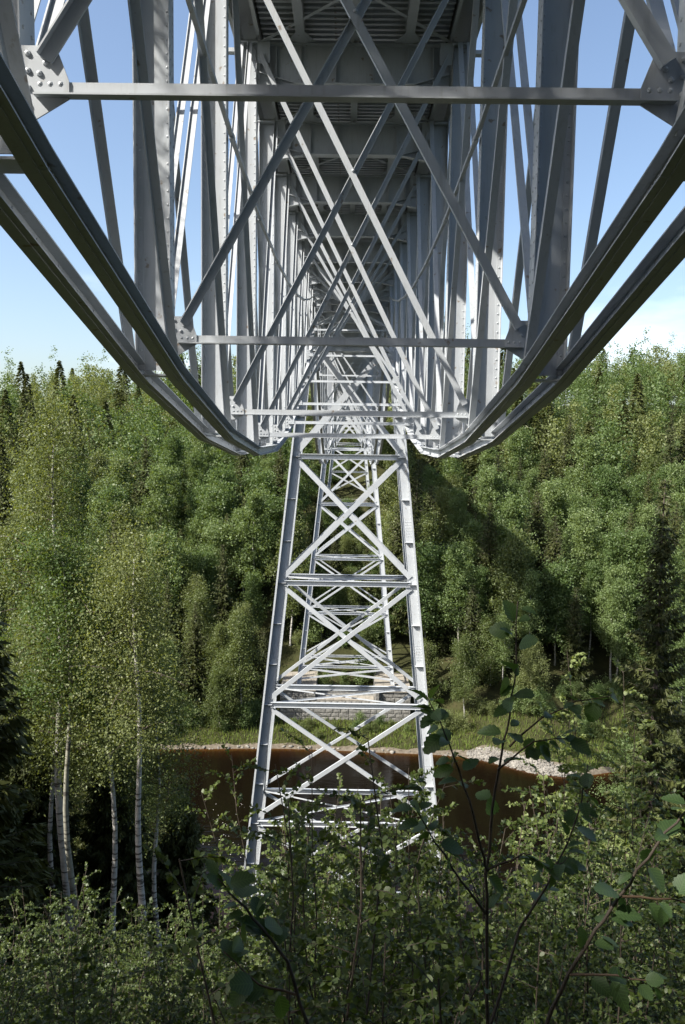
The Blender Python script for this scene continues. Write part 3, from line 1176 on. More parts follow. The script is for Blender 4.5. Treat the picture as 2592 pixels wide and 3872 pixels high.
def plant(name, protos, loc, label, cat, group=None, scale=1.0, rot=None, parts=('trunk', 'crown', 'branchwork'), tilt=(0, 0)):
    e = empty(name, loc, label, cat, group)
    e.rotation_euler = (tilt[0], tilt[1], random.uniform(0, 6.28) if rot is None else rot)
    e.scale = (scale, scale, scale) if not hasattr(scale, '__len__') else scale
    for nme, me in zip(parts, protos):
        link(nme, me, e)
    return e


FAR_BIRCH = [broadleaf(16, 4.5, 3.3, 560, 24, 0.27, 'oval', droop=0.5, cl=0.8, limbs=44), broadleaf(18, 5.5, 3.0, 560, 24, 0.27, 'narrow', droop=0.6, cl=0.8, limbs=44), broadleaf(12, 1.5, 3.6, 560, 24, 0.26, 'oval', droop=0.35, cl=0.8, limbs=44)]
FAR_ASPEN = [broadleaf(18, 6.5, 2.7, 540, 24, 0.28, 'narrow', droop=0.0, cl=0.8, limbs=44, mats=(LEAF_ASPEN, BARK_ASPEN)), broadleaf(15, 3.5, 3.2, 560, 24, 0.28, 'oval', droop=0.1, cl=0.85, limbs=44, mats=(LEAF_ASPEN, BARK_ASPEN)), broadleaf(18, 6.0, 2.6, 520, 24, 0.27, 'narrow', droop=0.1, cl=0.75, limbs=44, mats=(LEAF_ASPEN, BARK_BIRCH))]
FAR_SPRUCE = [spruce(18, 1.5, 3.3, 0.62, 7, 0.46, 8), spruce(15, 1.0, 2.9, 0.6, 7, 0.44, 7), spruce(20, 3.0, 3.0, 0.66, 6, 0.48, 8, bare=0.3)]
SHRUB = [broadleaf(3.2, 0.2, 1.5, 150, 20, 0.20, 'oval', droop=0.0, cl=0.5, limbs=20, mats=(LEAF_ASPEN, BARK_TWIG)), broadleaf(2.4, 0.1, 1.3, 130, 20, 0.17, 'oval', droop=0.1, cl=0.45, limbs=20, mats=(LEAF_BIRCH, BARK_TWIG))]

# ---- far hillside, tree by tree
cands = []
gy_ = 113.0
while gy_ < 300:
    step = 5.3 + (gy_ - 113) * 0.014
    lim = 0.50 * gy_ + 8
    x = -lim + random.uniform(0, step)
    while x < lim:
        px, py = x + random.uniform(-1.9, 1.9), gy_ + random.uniform(-2.2, 2.2)
        x += step
        clear = 8.0
        if 134 < py < 164:
            clear = 0
        if py > 226:
            clear = 0
        if abs(px) < clear or (py < 131 and abs(px) < 12.5):
            continue
        if py < 115.5 and 13 < px < 48:
            continue
        cands.append((px, py))
    gy_ += step * 0.92


def zone(px, py):
    q_ = abs(px) / py
    side = 'left of the bridge' if px < 0 else 'right of the bridge'
    side = ('close ' if q_ < 0.14 else ('' if q_ < 0.3 else 'far ')) + side
    if py < 128:
        row = 'just behind the far bank'
    elif py < 155:
        row = 'on the lower far hillside'
    elif py < 200:
        row = 'half way up the hillside'
    else:
        row = 'on the skyline'
    return side, row


def pick(px, py):
    n = math.sin(px * 0.07 + 1.0) + math.cos(py * 0.06 + px * 0.03) + random.uniform(-1.1, 1.1)
    pr = 0.25
    if px < -60 or (10 < px < 26 and 128 < py < 200):
        pr = 0.42
    if py > 205:
        pr *= 0.45
    u = random.random()
    if u < pr:
        return 'spruce'
    return 'birch' if n > 0.1 else 'aspen'


LIB = {'birch': (FAR_BIRCH, 'birch_tree', 'drooping pale trunked birch'), 'aspen': (FAR_ASPEN, 'aspen_tree', 'bright green upright aspen'), 'spruce': (FAR_SPRUCE, 'spruce_tree', 'dark conical spruce')}
cands.sort(key=lambda c: c[1] + 0.12 * abs(c[0]))
cut = 292
rest = []
for i, (px, py) in enumerate(cands):
    kind = pick(px, py)
    if i >= cut:
        rest.append((px, py, kind))
        continue
    protos, nme, desc = LIB[kind]
    side, row = zone(px, py)
    sc = random.uniform(0.8, 1.4)
    if py < 121:
        sc *= 0.72
    if abs(px) < 8 and py < 170:
        sc = random.uniform(0.5, 0.75)
    plant(nme, random.choice(protos), (px, py, tz(px, py) - 0.2), f'{desc} {row}, {side}' if 0.95 < sc < 1.2 else f'{"small" if sc < 1 else "tall"} {desc} {row}, {side}', 'tree', 'forest trees on the far hillside', scale=(sc * random.uniform(.9, 1.1), sc * random.uniform(.9, 1.1), sc), tilt=(random.uniform(-.03, .03), random.uniform(-.03, .03)))
print('far trees', len(cands), 'rest', len(rest))

# ---- the rest of the wood along the skyline, one mass
Vs, Fs, off = [], [], 0
lowpoly = {}
for kind, n in (('birch', 1100), ('aspen', 1100), ('spruce', 1000)):
    lst = []
    for q in range(2):
        if kind == 'spruce':
            t = rng.uniform(0, 1, n) ** 1.25
            az = rng.uniform(0, 6.28, n)
            r = 3.2 * (1 - t) ** 0.85 * np.sqrt(rng.uniform(0.1, 1, n)) + 0.1
            Pn = np.stack([r * np.cos(az), r * np.sin(az), 1.5 + 15.5 * t], 1)
            ax = np.stack([np.cos(az), np.sin(az), np.full(n, -0.35)], 1)
            v, f = leaf_quads(Pn, np.full(n, 0.9), 0.4, ax / np.linalg.norm(ax, axis=1, keepdims=True))
        else:
            c = rng.normal(size=(60, 3)) * np.array([1.5, 1.5, 3.2]) + np.array([0, 0, 9.5])
            k = 1 - np.clip((c[:, 2] - 9) / 9, 0, 0.8)
            c[:, :2] *= k[:, None]
            Pn = c[rng.choice(60, n)] + rng.normal(size=(n, 3)) * 0.5
            v, f = leaf_quads(Pn, np.full(n, 0.5))
        lst.append((v, f))
    lowpoly[kind] = lst
for kind, mat in (('birch', LEAF_BIRCH), ('aspen', LEAF_ASPEN), ('spruce', LEAF_SPRUCE)):
    Vs, Fs, off = [], [], 0
    for (px, py, kd) in rest:
        if kd != kind:
            continue
        v, f = random.choice(lowpoly[kind])
        s = random.uniform(0.65, 1.4)
        a_ = random.uniform(0, 6.28)
        R_ = np.array([[math.cos(a_), -math.sin(a_), 0], [math.sin(a_), math.cos(a_), 0], [0, 0, 1]])
        Vs.append((v * s) @ R_.T + np.array([px, py, tz(px, py)]))
        Fs.append(f + off)
        off += len(v)
    if Vs:
        o = link('far_%s_wood' % kind, np_mesh('far_wood', np.concatenate(Vs), np.concatenate(Fs), mat))
        tag(o, 'distant %s wood closing the skyline above the far hillside' % kind, 'forest', kind='stuff')

# ---- shrubs under and beside the bridge on the far bank
sh = []
for _ in range(250):
    px, py = random.uniform(-11, 11), random.uniform(112.5, 220)
    if random.random() < 0.45:
        px, py = random.uniform(-50, 50), random.uniform(111.2 if _ % 2 else 113, 119)
    if PYF - 0.6 < py < 131 and abs(px) < 10.8:
        if random.random() < 0.6 and abs(px) < 4 and py > 120:
            pass
        else:
            continue
    if abs(py - 183) < 5 and abs(px) < 6 or (py < 112.5 and 17 < px < 33):
        continue
    sh.append((px, py))
for _ in range(60):
    px, py = random.uniform(-10, 10), random.uniform(123, 158)
    if py < 131 and abs(px) > 4:
        continue
    sh.append((px, py))
for px, py in sh:
    z0 = tz(px, py)
    if py > PYF and py < 131 and abs(px) < 4.5:
        z0 = -39.6
    where = 'below the bridge on the far slope' if py > 120 else 'on the grassy far bank'
    side = 'left of the stone pier' if px < -10 else ('right of the stone pier' if px > 10 else 'in line with the stone pier')
    plant('shrub', random.choice(SHRUB), (px, py, z0 - 0.1), f'low leafy shrub {where}, {side}', 'shrub', 'shrubs on the far bank', scale=random.uniform(0.5, 1.1) * (1.35 if py > 121 else (0.6 if abs(px) < 11 else 1)), parts=('stem', 'foliage', 'branchwork'))

# ---- grass along the far shore
n = 30000
gxx = rng.uniform(-62, 62, n)
gyy = rng.uniform(98, 118, n)
gz = terrain(gxx, gyy)
ok = (gz > WATER_Z + 0.28) & (gz < WATER_Z + 4.3) & ~((gyy > PYF - 0.1) & (np.abs(gxx) < 10.2)) & (np.abs(gxx - 29) > 0) & ~(gz < WATER_Z + 0.25 + (0.35 + 0.6 * rng.random(n)) * np.exp(-((gxx - 24.5) / 6.5) ** 4))
gxx, gyy, gz = gxx[ok], gyy[ok], gz[ok]
n = len(gxx)
hgt = rng.uniform(0.3, 0.85, n)
az = rng.uniform(0, 6.28, n)
wv = np.stack([np.cos(az), np.sin(az), np.zeros(n)], 1) * 0.07
p0 = np.stack([gxx, gyy, gz - 0.05], 1)
tip = p0 + np.stack([rng.normal(0, .12, n), rng.normal(0, .12, n), hgt], 1)
V = np.stack([p0 - wv, p0 + wv, tip], 1).reshape(-1, 3)
grass = link('grass', np_mesh('grass', V, np.arange(n * 3).reshape(n, 3), LEAF_DRY))
tag(grass, 'sunlit yellow green grass along the far shore of the river', 'grass', kind='stuff')

# ---- gravel bar and shore stones
ico = []
for q in range(3):
    v = np.array([(0, 0, 1), (1, 0, 0), (0, 1, 0), (-1, 0, 0), (0, -1, 0), (0, 0, -0.6), (.75, .75, .45), (-.7, .7, .4), (-.75, -.7, .5), (.7, -.75, .4)], float)
    v *= rng.uniform(0.75, 1.2, (len(v), 1))
    ico.append(v)
icf = np.array([(0, 6, 7), (0, 7, 8), (0, 8, 9), (0, 9, 6), (1, 2, 6), (2, 3, 7), (3, 4, 8), (4, 1, 9), (6, 2, 7), (7, 3, 8), (8, 4, 9), (9, 1, 6), (1, 5, 2), (2, 5, 3), (3, 5, 4), (4, 5, 1)])


def stones(n, xr, yr, zlo, zhi, smin, smax):
    Vs, Fs, off = [], [], 0
    k = 0
    tries = 0
    while k < n and tries < n * 40:
        tries += 1
        x, y = rng.uniform(*xr), rng.uniform(*yr)
        z = tz(x, y)
        if zhi > 0.5 and z > WATER_Z + 0.15 + (zhi - 0.1) * math.exp(-((x - 24.5) / 6.5) ** 4) * rng.uniform(0.7, 1.15):
            continue
        if not (WATER_Z + zlo < z < WATER_Z + zhi):
            continue
        s = smin + (smax - smin) * rng.random() ** 2.2
        a_ = rng.uniform(0, 6.28)
        R_ = np.array([[math.cos(a_), -math.sin(a_), 0], [math.sin(a_), math.cos(a_), 0], [0, 0, 1]])
        Vs.append((ico[k % 3] * s * np.array([1.2, 0.85, 0.6])) @ R_.T + np.array([x, y, z]))
        Fs.append(icf + off)
        off += 10
        k += 1
    return np.concatenate(Vs), np.concatenate(Fs)


v, f = stones(3300, (17.5, 31.5), (90, 112), -0.15, 0.95, 0.05, 0.34)
tag(link('gravel', np_mesh('gravel', v, f, PEBBLE)), 'pale bar of rounded river stones on the far shore right of the bridge', 'gravel', kind='stuff')
v, f = stones(260, (-60, 16), (104, 112), -0.10, 0.2, 0.06, 0.38)
tag(link('shore_pebbles', np_mesh('shore_pebbles', v, f, PEBBLE)), 'scattered stones along the far waterline', 'stones', kind='stuff')
# bare strip of shore
xs = np.arange(-70, 60, 1.0)
Vs = []
for x in xs:
    yy = np.linspace(96, 112, 90)
    zz = terrain(np.full(90, x), yy)
    a_ = yy[np.argmax(zz > WATER_Z - 0.25)]
    top = WATER_Z + 0.3 + 0.75 * math.exp(-((x - 24.5) / 6.5) ** 4) + 0.08 * math.sin(x * 1.3)
    b_ = yy[np.argmax(zz > top)]
    for t in np.linspace(0, 1, 7):
        y = a_ + (b_ - a_) * t
        Vs.append((x, y, tz(x, y) + 0.05))
F = [(i * 7 + j, (i + 1) * 7 + j, (i + 1) * 7 + j + 1, i * 7 + j + 1) for i in range(len(xs) - 1) for j in range(6)]
tag(link('shore', np_mesh('shore', np.array(Vs), np.array(F), GRAVEL, True)), kind='structure')
# foam flecks drifting on the river
n = 130
fx, fy = rng.normal(-13.5, 2.6, n), rng.uniform(66, 92, n)
az = rng.uniform(0, 6.28, n)
sz = rng.uniform(0.02, 0.05, n)
V = np.concatenate([np.stack([fx + sz * math.cos(k * 1.047) , fy + sz * math.sin(k * 1.047), np.full(n, WATER_Z + 0.012 )], 1)[:, None] for k in range(6)], 1).reshape(-1, 3)
F = np.arange(n * 6).reshape(n, 6)
tag(link('foam', np_mesh('foam', V, F, FOAM)), 'white foam flecks drifting on the dark river left of the tower', 'foam', kind='stuff')

# ---- trees of our own slope, each with its own shape
NB = [broadleaf(23, 12.0, 2.7, 1050, 32, 0.092, 'oval', droop=0.5, cl=0.55, limbs=60), broadleaf(20, 13.2, 2.2, 620, 32, 0.09, 'narrow', droop=0.4, cl=0.55, limbs=40)]
NBH = broadleaf(28, 18.0, 2.7, 1150, 30, 0.10, 'oval', droop=0.3, cl=0.55, limbs=46)
NA2 = broadleaf(19, 13.0, 2.2, 560, 30, 0.10, 'oval', droop=0.1, cl=0.55, limbs=42, mats=(LEAF_ASPEN, BARK_ASPEN))
NA = [broadleaf(16, 6.0, 2.4, 1100, 32, 0.095, 'oval', droop=0.1, cl=0.55, limbs=50, mats=(LEAF_ASPEN, BARK_ASPEN))]
NS = [spruce(18, 1.0, 2.9, 0.30, 9, 0.15, 30, lmax=2.6, asp=0.26), spruce(14, 0.6, 2.5, 0.29, 9, 0.14, 28, lmax=2.6, asp=0.26)]
NSB = spruce(30, 6.0, 2.8, 0.5, 6, 0.17, 20, bare=0.8, rtrunk=0.24, asp=0.28)


def near(name, protos, x, y, label, scale, cat='tree', dz=0.0, tilt=(0, 0)):
    return plant(name, protos, (x, y, tz(x, y) - 0.1 + dz), label, cat, None, scale, tilt=tilt)


G_near = 'trees on the near slope'
near('birch_tree', NB[0], -9.9, 27.0, 'tallest pale birch on the left, its crown rising in front of the far hillside', 1.04)
near('birch_tree', NB[1], -8.3, 27.5, 'slim birch with a bare grey white trunk, middle of the left group', 0.95)
near('birch_tree', NB[1], -6.5, 25.0, 'birch with the brightest white trunk, rightmost of the left group', 0.95, tilt=(0.0, -0.01))
near('aspen_tree', NA2, -9.3, 26.0, 'aspen with a darker grey trunk between the left birches', 1.0)
near('aspen_tree', NA[0], -12.0, 41.0, 'leafy aspen behind the left birch group near the river', 1.1)
near('birch_tree', NB[1], -11.2, 28.5, 'thin birch trunk just left of the darker grey trunk', 0.9)
near('birch_tree', NB[1], -7.3, 29.5, 'thin birch trunk between the brightest trunk and the slim birch', 0.88)
near('birch_tree', NB[1], -14.5, 36.0, 'birch far left behind the spruces', 1.1)
near('birch_tree', NB[0], -12.3, 33.0, 'birch with a hanging crown behind the tallest left birch', 0.95)
near('birch_tree', NB[1], -18.5, 44.0, 'birch by the left edge standing low near the river', 1.1)
near('spruce_tree', NS[0], -8.5, 15.2, 'big dark spruce at the left edge reaching its branches into view', 0.84)
near('spruce_tree', NS[0], -12.4, 29.5, 'dark spruce in the shade behind the tallest left birch', 0.95)
near('spruce_tree', NS[0], -9.6, 31.5, 'dark spruce behind the bare trunks on the left', 0.90)
near('spruce_tree', NS[0], -14.6, 33.0, 'dense dark spruce at the left edge behind the big one', 1.05)
near('spruce_tree', NS[1], -7.3, 33.5, 'dark spruce right behind the brightest white trunk', 1.0)
near('spruce_tree', NS[0], -11.0, 36.0, 'dark spruce between the left trunks and the river', 0.95)
near('spruce_tree', NS[0], -13.0, 39.5, 'broad dark spruce low at the left, behind the trunks', 1.0)
near('spruce_tree', NS[1], -11.3, 24.0, 'dark spruce left of the tallest birch trunk', 0.72)
near('spruce_tree', NS[1], -7.6, 16.8, 'young dark spruce low at the left behind the thicket', 0.5)
near('spruce_tree', NSB, 17.8, 44.0, 'tall thin spruce with a bare reddish trunk on the right', 1.1, dz=1.5)
near('spruce_tree', NS[0], 21.5, 47.0, 'bushy spruce right of the bare trunked one', 1.15, dz=1.5)
near('spruce_tree', NS[1], 15.8, 47.0, 'low spruce left of the bare trunked one, by the gravel bar', 0.85)
near('aspen_tree', NA[0], 20.0, 52.0, 'leafy aspen behind the bare trunked spruce on the right', 1.2, dz=1.0)
near('birch_tree', NB[1], 23.8, 55.0, 'birch by the right edge behind the spruces', 1.15)
near('spruce_tree', NS[1], 19.0, 38.0, 'small spruce at the right edge above the sunlit birch', 1.0)


# ---- the foreground thicket
def leaf_template(rows=3, serr=0.0, width=0.78, fold=0.10, curl=0.12):
    """broad leaf, stalk at origin, tip along +y"""
    pts_m, pts_l, pts_r = [], [], []
    for i in range(rows + 1):
        t = i / rows
        w = width * 0.5 * (math.sin(math.pi * t ** 0.8)) ** 0.75 if 0 < t < 1 else 0
        w += serr * (0.5 if i % 2 else -0.5) if 0 < t < 1 else 0
        z = -curl * t * t
        pts_m.append((0, t, z))
        if 0 < t < 1:
            pts_l.append((-w, t + 0.02, z + fold * w * 2 - 0.05 * t))
            pts_r.append((w, t + 0.02, z + fold * w * 2 - 0.05 * t))
    V_ = pts_m + pts_l + pts_r
    nm, nl = rows + 1, rows - 1
    T, Q = [], []
    l0, r0_ = nm, nm + nl
    T.append((0, l0, 1)[::-1])
    T.append((0, r0_, 1))
    for i in range(nl - 1):
        Q.append((1 + i, l0 + i, l0 + i + 1, 2 + i)[::-1])
        Q.append((1 + i, r0_ + i, r0_ + i + 1, 2 + i))
    T.append((rows - 1, l0 + nl - 1, rows)[::-1])
    T.append((rows - 1, r0_ + nl - 1, rows))
    return np.array(V_), np.array(T), np.array(Q)


def leaves_mesh(name, Pos, Dir, size, mat, rows=3, width=0.78):
    V0, T0, Q0 = leaf_template(rows, width=width)
    n = len(Pos)
    d = Dir / (np.linalg.norm(Dir, axis=1, keepdims=True) + 1e-9)
    up = np.tile([[0, 0, 1.0]], (n, 1)) + rng.normal(size=(n, 3)) * 0.45
    s = np.cross(d, up)
    s /= np.linalg.norm(s, axis=1, keepdims=True) + 1e-9
    w = np.cross(s, d)
    k = size[:, None, None]
    Vv = Pos[:, None, :] + k * (V0[None, :, 0:1] * s[:, None, :] + V0[None, :, 1:2] * d[:, None, :] + V0[None, :, 2:3] * w[:, None, :])
    m = len(V0)
    o = (np.arange(n) * m)[:, None, None]
    T = (T0[None] + o).reshape(-1, 3)
    Q = (Q0[None] + o).reshape(-1, 4)
    return np_mesh(name, Vv.reshape(-1, 3), [T, Q], mat)


def bush(H, nst, spread, leafsize, mat, bark, twigs=14, lpt=20, width=0.78):
    tr = MB()
    Pos, Dir, Sz = [], [], []
    for i in range(nst):
        az = rng.uniform(0, 6.28)
        h = H * rng.uniform(0.6, 1.1)
        out = rng.uniform(0.25, 1.0) * spread
        p0_ = np.array([math.cos(az), math.sin(az), 0]) * rng.uniform(0.02, 0.3) * spread
        pth = []
        for k in range(7):
            t = k / 6
            pth.append(p0_ + np.array([math.cos(az) * out * t ** 1.3, math.sin(az) * out * t ** 1.3, h * t]) + rng.normal(size=3) * 0.035 * (k > 0))
        tr.tube([tuple(p) for p in [pth[0] - np.array([0, 0, .5])] + pth[1:]], [0.0075 * (1 - 0.8 * k / 6) + 0.002 for k in range(7)], 5)
        pth = np.array(pth)
        for j in range(twigs):
            t = 0.22 + 0.78 * (j + rng.random()) / twigs
            f = t * 6
            a_ = int(min(f, 5))
            q = pth[a_] + (pth[a_ + 1] - pth[a_]) * (f - a_)
            az2 = rng.uniform(0, 6.28)
            ln = rng.uniform(0.3, 0.75) * (1.15 - t * 0.7)
            d = np.array([math.cos(az2), math.sin(az2), rng.uniform(0.2, 0.9)])
            d /= np.linalg.norm(d)
            e = q + d * ln * 0.55
            e2 = e + (d + np.array([0, 0, -0.25])) * ln * 0.45
            tr.tube([tuple(q), tuple(e), tuple(e2)], [0.0032, 0.0022, 0.0012], 3)
            for l_ in range(lpt):
                s_ = 0.15 + 0.85 * (l_ + 0.5 * rng.random()) / lpt
                b_ = q + (e - q) * min(1, s_ / 0.55) if s_ < 0.55 else e + (e2 - e) * (s_ - 0.55) / 0.45
                Pos.append(b_)
                ld = d * 0.7 + rng.normal(size=3) * 0.65 + np.array([0, 0, -0.15])
                Dir.append(ld)
                Sz.append(leafsize * rng.uniform(0.6, 1.2))
        for l_ in range(10):
            t = 0.4 + 0.6 * l_ / 10
            f = t * 6
            a_ = int(min(f, 5))
            Pos.append(pth[a_] + (pth[a_ + 1] - pth[a_]) * (f - a_))
            Dir.append(rng.normal(size=3) + np.array([0, 0, 0.3]))
            Sz.append(leafsize * rng.uniform(0.6, 1.1))
    fol = leaves_mesh('foliage', np.array(Pos), np.array(Dir), np.array(Sz), mat, width=width)
    me = bpy.data.meshes.new('stem')
    me.from_pydata([tuple(v) for v in tr.v], [], tr.f)
    me.materials.append(bark)
    return me, fol


BUSH = [bush(3.4, 11, 0.85, 0.046, LEAF_ALDER, BARK_TWIG, twigs=25, lpt=24), bush(3.0, 11, 0.8, 0.042, LEAF_ALDER, BARK_TWIG, twigs=24, lpt=24, width=0.62), bush(3.9, 11, 0.95, 0.050, LEAF_ALDER, BARK_TWIG, twigs=27, lpt=24), bush(2.6, 12, 0.85, 0.038, LEAF_ALDER, BARK_TWIG, twigs=24, lpt=24)]
YOUNG = [bush(6.2, 10, 1.2, 0.056, LEAF_YOUNG, BARK_TWIG, twigs=38, lpt=24), bush(5.4, 9, 1.1, 0.054, LEAF_YOUNG, BARK_TWIG, twigs=34, lpt=24)]


def zone2(x, y):
    a_ = x / max(y, 1)
    if a_ < -0.22:
        w = 'at the left of the foreground thicket'
    elif a_ < -0.03:
        w = 'in the foreground thicket, left of the tower'
    elif a_ < 0.16:
        w = 'in the foreground thicket, in front of the tower'
    else:
        w = 'at the right of the foreground thicket'
    r = 'nearest row' if y < 4.2 else ('middle row' if y < 7.5 else 'back row')
    return w, r


y = 2.6
while y < 15:
    lim = 0.46 * y + 0.6
    x = -lim
    while x < lim:
        px, py = x + random.uniform(-.25, .25), y + random.uniform(-.3, .3)
        x += 0.85 + y * 0.045
        a_ = px / py
        # top line of the thicket: low at the left, high at the right edge
        tgt = -0.60 if a_ < -0.12 else -0.455
        hmax = (tgt * py) - tz(px, py)
        hh = min(max(hmax, 0.9), 4.2) * random.uniform(0.75, 1.0)
        k = random.randrange(4)
        h0 = (3.4, 3.0, 3.9, 2.6)[k]
        w, r = zone2(px, py)
        plant('alder_shrub', BUSH[k], (px, py, tz(px, py) - 0.15), f'{("green broad leaved", "green narrow leaved", "large leaved green", "small leaved green")[k]} shrub {w}, {r}', 'shrub', 'shrubs of the foreground thicket', scale=hh / h0, parts=('stem', 'foliage'))
    y += 1.0 + y * 0.05
for i, (x, y, sc, lab) in enumerate([
        (3.75, 10.0, 1.12, 'sunlit young aspen with pale yellow green leaves at the right edge'),
        (4.6, 12.0, 1.15, 'taller sunlit young aspen behind, at the right edge'),
        (3.2, 10.6, 0.72, 'sunlit young aspen beside the dark river, left of the others'),
        (2.75, 8.4, 0.7, 'small sunlit young aspen among the shrubs on the right'),
        (6.0, 14.5, 1.15, 'sunlit young aspen at the right edge under the spruces'),
        (4.2, 13.0, 0.85, 'young aspen in front of the gravel bar'),
        (5.9, 17.0, 0.9, 'young aspen farther down the slope on the right')]):
    plant('young_aspen', YOUNG[i % 2], (x, y, tz(x, y) - 0.15), lab, 'young tree', None, scale=sc, parts=('stem', 'foliage'))

# ---- trees up the slope beside us: they stand left of the frame and shade the thicket and the near panels
for (x, y, H, protos, lab) in [
        (-9.6, -7.5, 0.9, NS[0], 'dark spruce up the slope behind us on the left'),
        (-8.6, -5.6, 0.85, NA[0], 'aspen up the slope behind us on the left'),
        (-8.8, -2.0, 0.85, NA[0], 'aspen nearly level with us on the left'),
        (-11.5, 0.3, 1.1, NBH, 'tall birch deeper in the wood on the left'),
        (-8.2, 3.2, 0.5, NS[1], 'short dark spruce beside us on the left'),
        (-7.4, 5.6, 0.5, NS[1], 'short dark spruce ahead of us on the left'),
        (-6.8, 4.0, 0.86, NBH, 'slender birch on the left before the first bridge panel'),
        (-8.3, 1.0, 0.5, NS[1], 'short dark spruce level with us on the left'),
        (-8.6, -3.2, 0.6, NS[1], 'short dark spruce up the slope on the left'),
        (-6.8, -9.5, 0.85, NS[0], 'dark spruce directly behind us on the left'),
        (7.2, -6.5, 0.9, NS[0], 'dark spruce behind us on the right'),
        (8.6, -1.5, 0.95, NS[0], 'second dark spruce behind us on the right'),
        (9.5, 3.5, 0.9, NBH, 'tall birch beside us on the right'),
        (-17.0, 19.5, 1.0, NS[0], 'dark spruce outside the view, left of the birch group'),
        (-16.5, 24.5, 1.0, NS[0], 'second dark spruce outside the view, left of the birch group'),
        (-18.5, 29.0, 1.05, NS[0], 'third dark spruce outside the view, left of the birch group'),
        (-8.9, -0.3, 0.55, NA[0], 'leafy aspen beside us on the left'),
        (-8.4, -1.6, 0.82, NBH, 'tall birch up the slope behind us on the left'),
        (-9.2, 1.3, 0.86, NBH, 'tall birch level with us on the left'),
        (-8.6, 5.4, 0.98, NBH, 'tall birch on the left shading the first bridge panel'),
        (-9.2, 7.2, 0.95, NBH, 'taller birch on the left shading the second bridge panel')]:
    near('spruce_tree' if protos in NS else ('aspen_tree' if protos in NA else 'birch_tree'), protos, x, y, lab, H)


# ---- the saplings close to us, leaf by leaf
def big_leaf_mesh(kind):
    rows = 10
    V0, T0, Q0 = leaf_template(rows, serr=0.07 if kind != 2 else 0.05, width=(0.74, 0.86, 0.60)[kind], fold=(0.16, 0.10, 0.22)[kind], curl=(0.22, 0.12, 0.3)[kind])
    return np_mesh('leaf', V0, [T0, Q0], LEAF_BIG)


BIG = [big_leaf_mesh(k) for k in range(3)]


def sapling(label, base, stems, leaves, name='sapling', seed=1, lsize=0.055):
    """stems: (points, r0, r1); leaves: (stem index, from t, count)"""
    r = random.Random(seed)
    root = empty(name, base, label, 'sapling')
    b_ = Vector(base)
    paths = []
    for pts, ra, rb in stems:
        P_ = [Vector(p) for p in pts]
        fine = []
        for i in range(len(P_) - 1):
            for k in range(3):
                t = k / 3
                fine.append(P_[i].lerp(P_[i + 1], t) + Vector((r.uniform(-1, 1), r.uniform(-1, 1), r.uniform(-1, 1))) * 0.003)
        fine.append(P_[-1])
        n_ = len(fine)
        MB().tube(fine, [ra + (rb - ra) * i / (n_ - 1) for i in range(n_)], 6).build('stem' if ra > 0.005 else 'twig', BARK_RED if ra < 0.0035 else BARK_TWIG, root, True, off=b_)
        paths.append(fine)
    for si, t0, cnt in leaves:
        f = paths[si]
        for k in range(cnt):
            t = t0 + (1 - t0) * (k + 0.6 * r.random()) / cnt
            t = min(t, 0.999) * (len(f) - 1)
            i = int(t)
            p = f[i].lerp(f[i + 1], t - i)
            d = (f[i + 1] - f[i]).normalized()
            out = Vector((r.gauss(0, 1), r.gauss(0, 1), r.gauss(-0.15, .6))).normalized()
            ld = (out * 0.9 + d * 0.55 + Vector((0, 0, -0.25))).normalized()
            nz_ = Vector((r.gauss(0, .45), r.gauss(-0.25, .45), 1))
            side = ld.cross(nz_).normalized()
            nn = side.cross(ld)
            o = link('leaf', BIG[r.randrange(3)], root)
            sz = lsize * r.uniform(0.6, 1.15)
            M = Matrix((side, ld, nn)).transposed().to_4x4()
            o.matrix_local = Matrix.Translation(p + ld * 0.012 - b_) @ M @ Matrix.Scale(sz, 4)
    return root


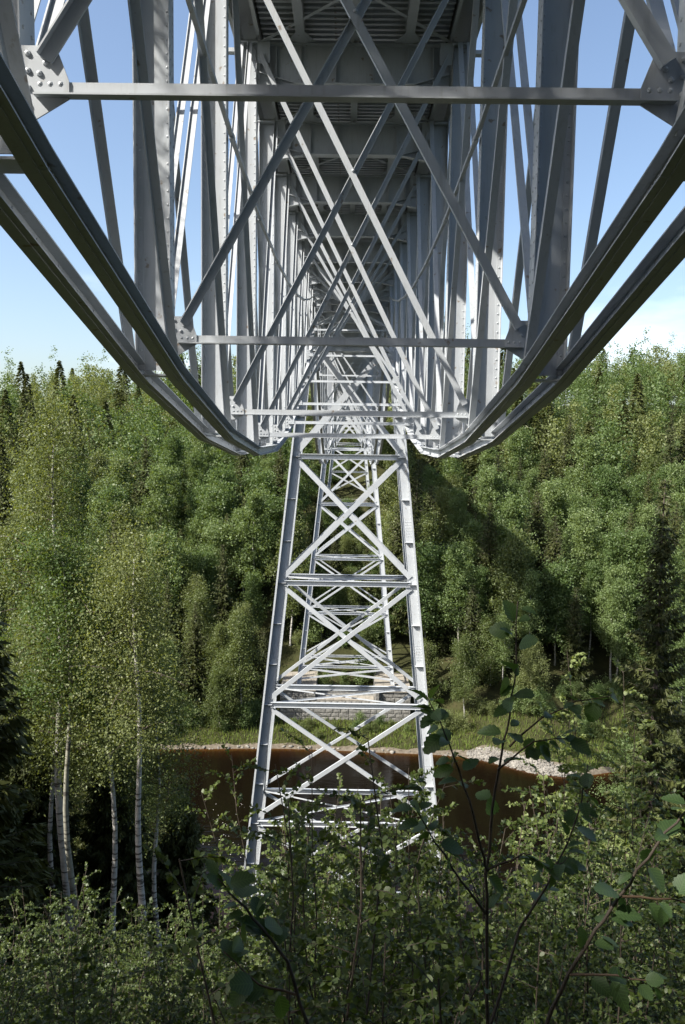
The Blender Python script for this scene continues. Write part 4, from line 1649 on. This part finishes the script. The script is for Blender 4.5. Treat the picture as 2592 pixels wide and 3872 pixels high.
GZ = tz(0.4, 2.0)
sapling('tall thin sapling closest to us, its top leaves in front of the right forest', (0.40, 2.0, GZ), [
    ([(0.41, 2.0, GZ - .1), (0.405, 2.0, -2.2), (0.402, 2.0, -1.568), (0.388, 2.0, -1.327), (0.383, 2.0, -1.142), (0.396, 2.0, -0.96), (0.416, 2.0, -0.804), (0.43, 2.0, -0.709), (0.443, 2.0, -0.568), (0.443, 2.0, -0.4)], 0.0065, 0.0014),
    ([(0.432, 2.0, -0.70 - .09), (0.529, 2.05, -0.725), (0.621, 2.05, -0.681), (0.714, 2.05, -0.662)], 0.003, 0.0012),
    ([(0.408, 2.0, -0.85), (0.483, 1.95, -0.753), (0.573, 1.95, -0.746)], 0.003, 0.0012),
    ([(0.383, 2.0, -1.13), (0.366, 1.95, -1.073), (0.329, 1.9, -0.936), (0.287, 1.9, -0.811), (0.252, 1.9, -0.721), (0.201, 1.9, -0.621)], 0.0045, 0.0014),
    ([(0.385, 2.0, -1.13), (0.483, 2.0, -1.085), (0.555, 2.0, -1.127), (0.6, 2.0, -1.089)], 0.0035, 0.0012),
    ([(0.40, 2.0, -1.6), (0.503, 2.1, -1.353), (0.572, 2.1, -1.235), (0.628, 2.1, -1.106), (0.66, 2.1, -0.978), (0.674, 2.1, -0.877)], 0.0045, 0.0014),
    ([(0.386, 2.0, -1.25), (0.30, 1.9, -1.1), (0.22, 1.8, -0.95), (0.16, 1.72, -0.82)], 0.004, 0.0012)],
    [(0, 0.80, 9), (0, 0.55, 7), (0, 0.15, 9), (1, 0.4, 12), (2, 0.3, 12), (3, 0.5, 14), (3, 0.85, 7), (4, 0.2, 11), (5, 0.3, 20), (6, 0.5, 11)], seed=5)
GZ = tz(0.4, 1.5)
sapling('slanting sapling with round pale green leaves at the lower right edge', (0.38, 1.5, GZ), [
    ([(0.36, 1.5, GZ - .1), (0.39, 1.5, -1.6), (0.419, 1.5, -1.173), (0.46, 1.5, -1.067), (0.509, 1.5, -0.972), (0.558, 1.5, -0.897), (0.607, 1.5, -0.814), (0.66, 1.5, -0.74), (0.705, 1.5, -0.694), (0.76, 1.5, -0.64)], 0.005, 0.0018),
    ([(0.46, 1.5, -1.067), (0.54, 1.45, -1.03), (0.62, 1.42, -1.02)], 0.003, 0.0012),
    ([(0.56, 1.5, -0.897), (0.66, 1.5, -0.90), (0.74, 1.5, -0.93)], 0.003, 0.0012)],
    [(0, 0.38, 26), (1, 0.2, 9), (2, 0.2, 9)], seed=11, lsize=0.05)
GZ = tz(-.05, 1.5)
sapling('short sapling with large dark leaves, lower left of the tower foot', (-0.05, 1.5, GZ), [
    ([(-0.04, 1.5, GZ - .1), (-0.05, 1.5, -1.6), (-0.071, 1.5, -1.184), (-0.108, 1.5, -1.05), (-0.162, 1.5, -0.976), (-0.215, 1.5, -0.921), (-0.251, 1.5, -0.876)], 0.0055, 0.0016),
    ([(-0.09, 1.5, -1.12), (-0.17, 1.5, -1.1), (-0.24, 1.5, -1.03)], 0.003, 0.0012)],
    [(0, 0.55, 17), (1, 0.2, 9)], seed=21, lsize=0.058)
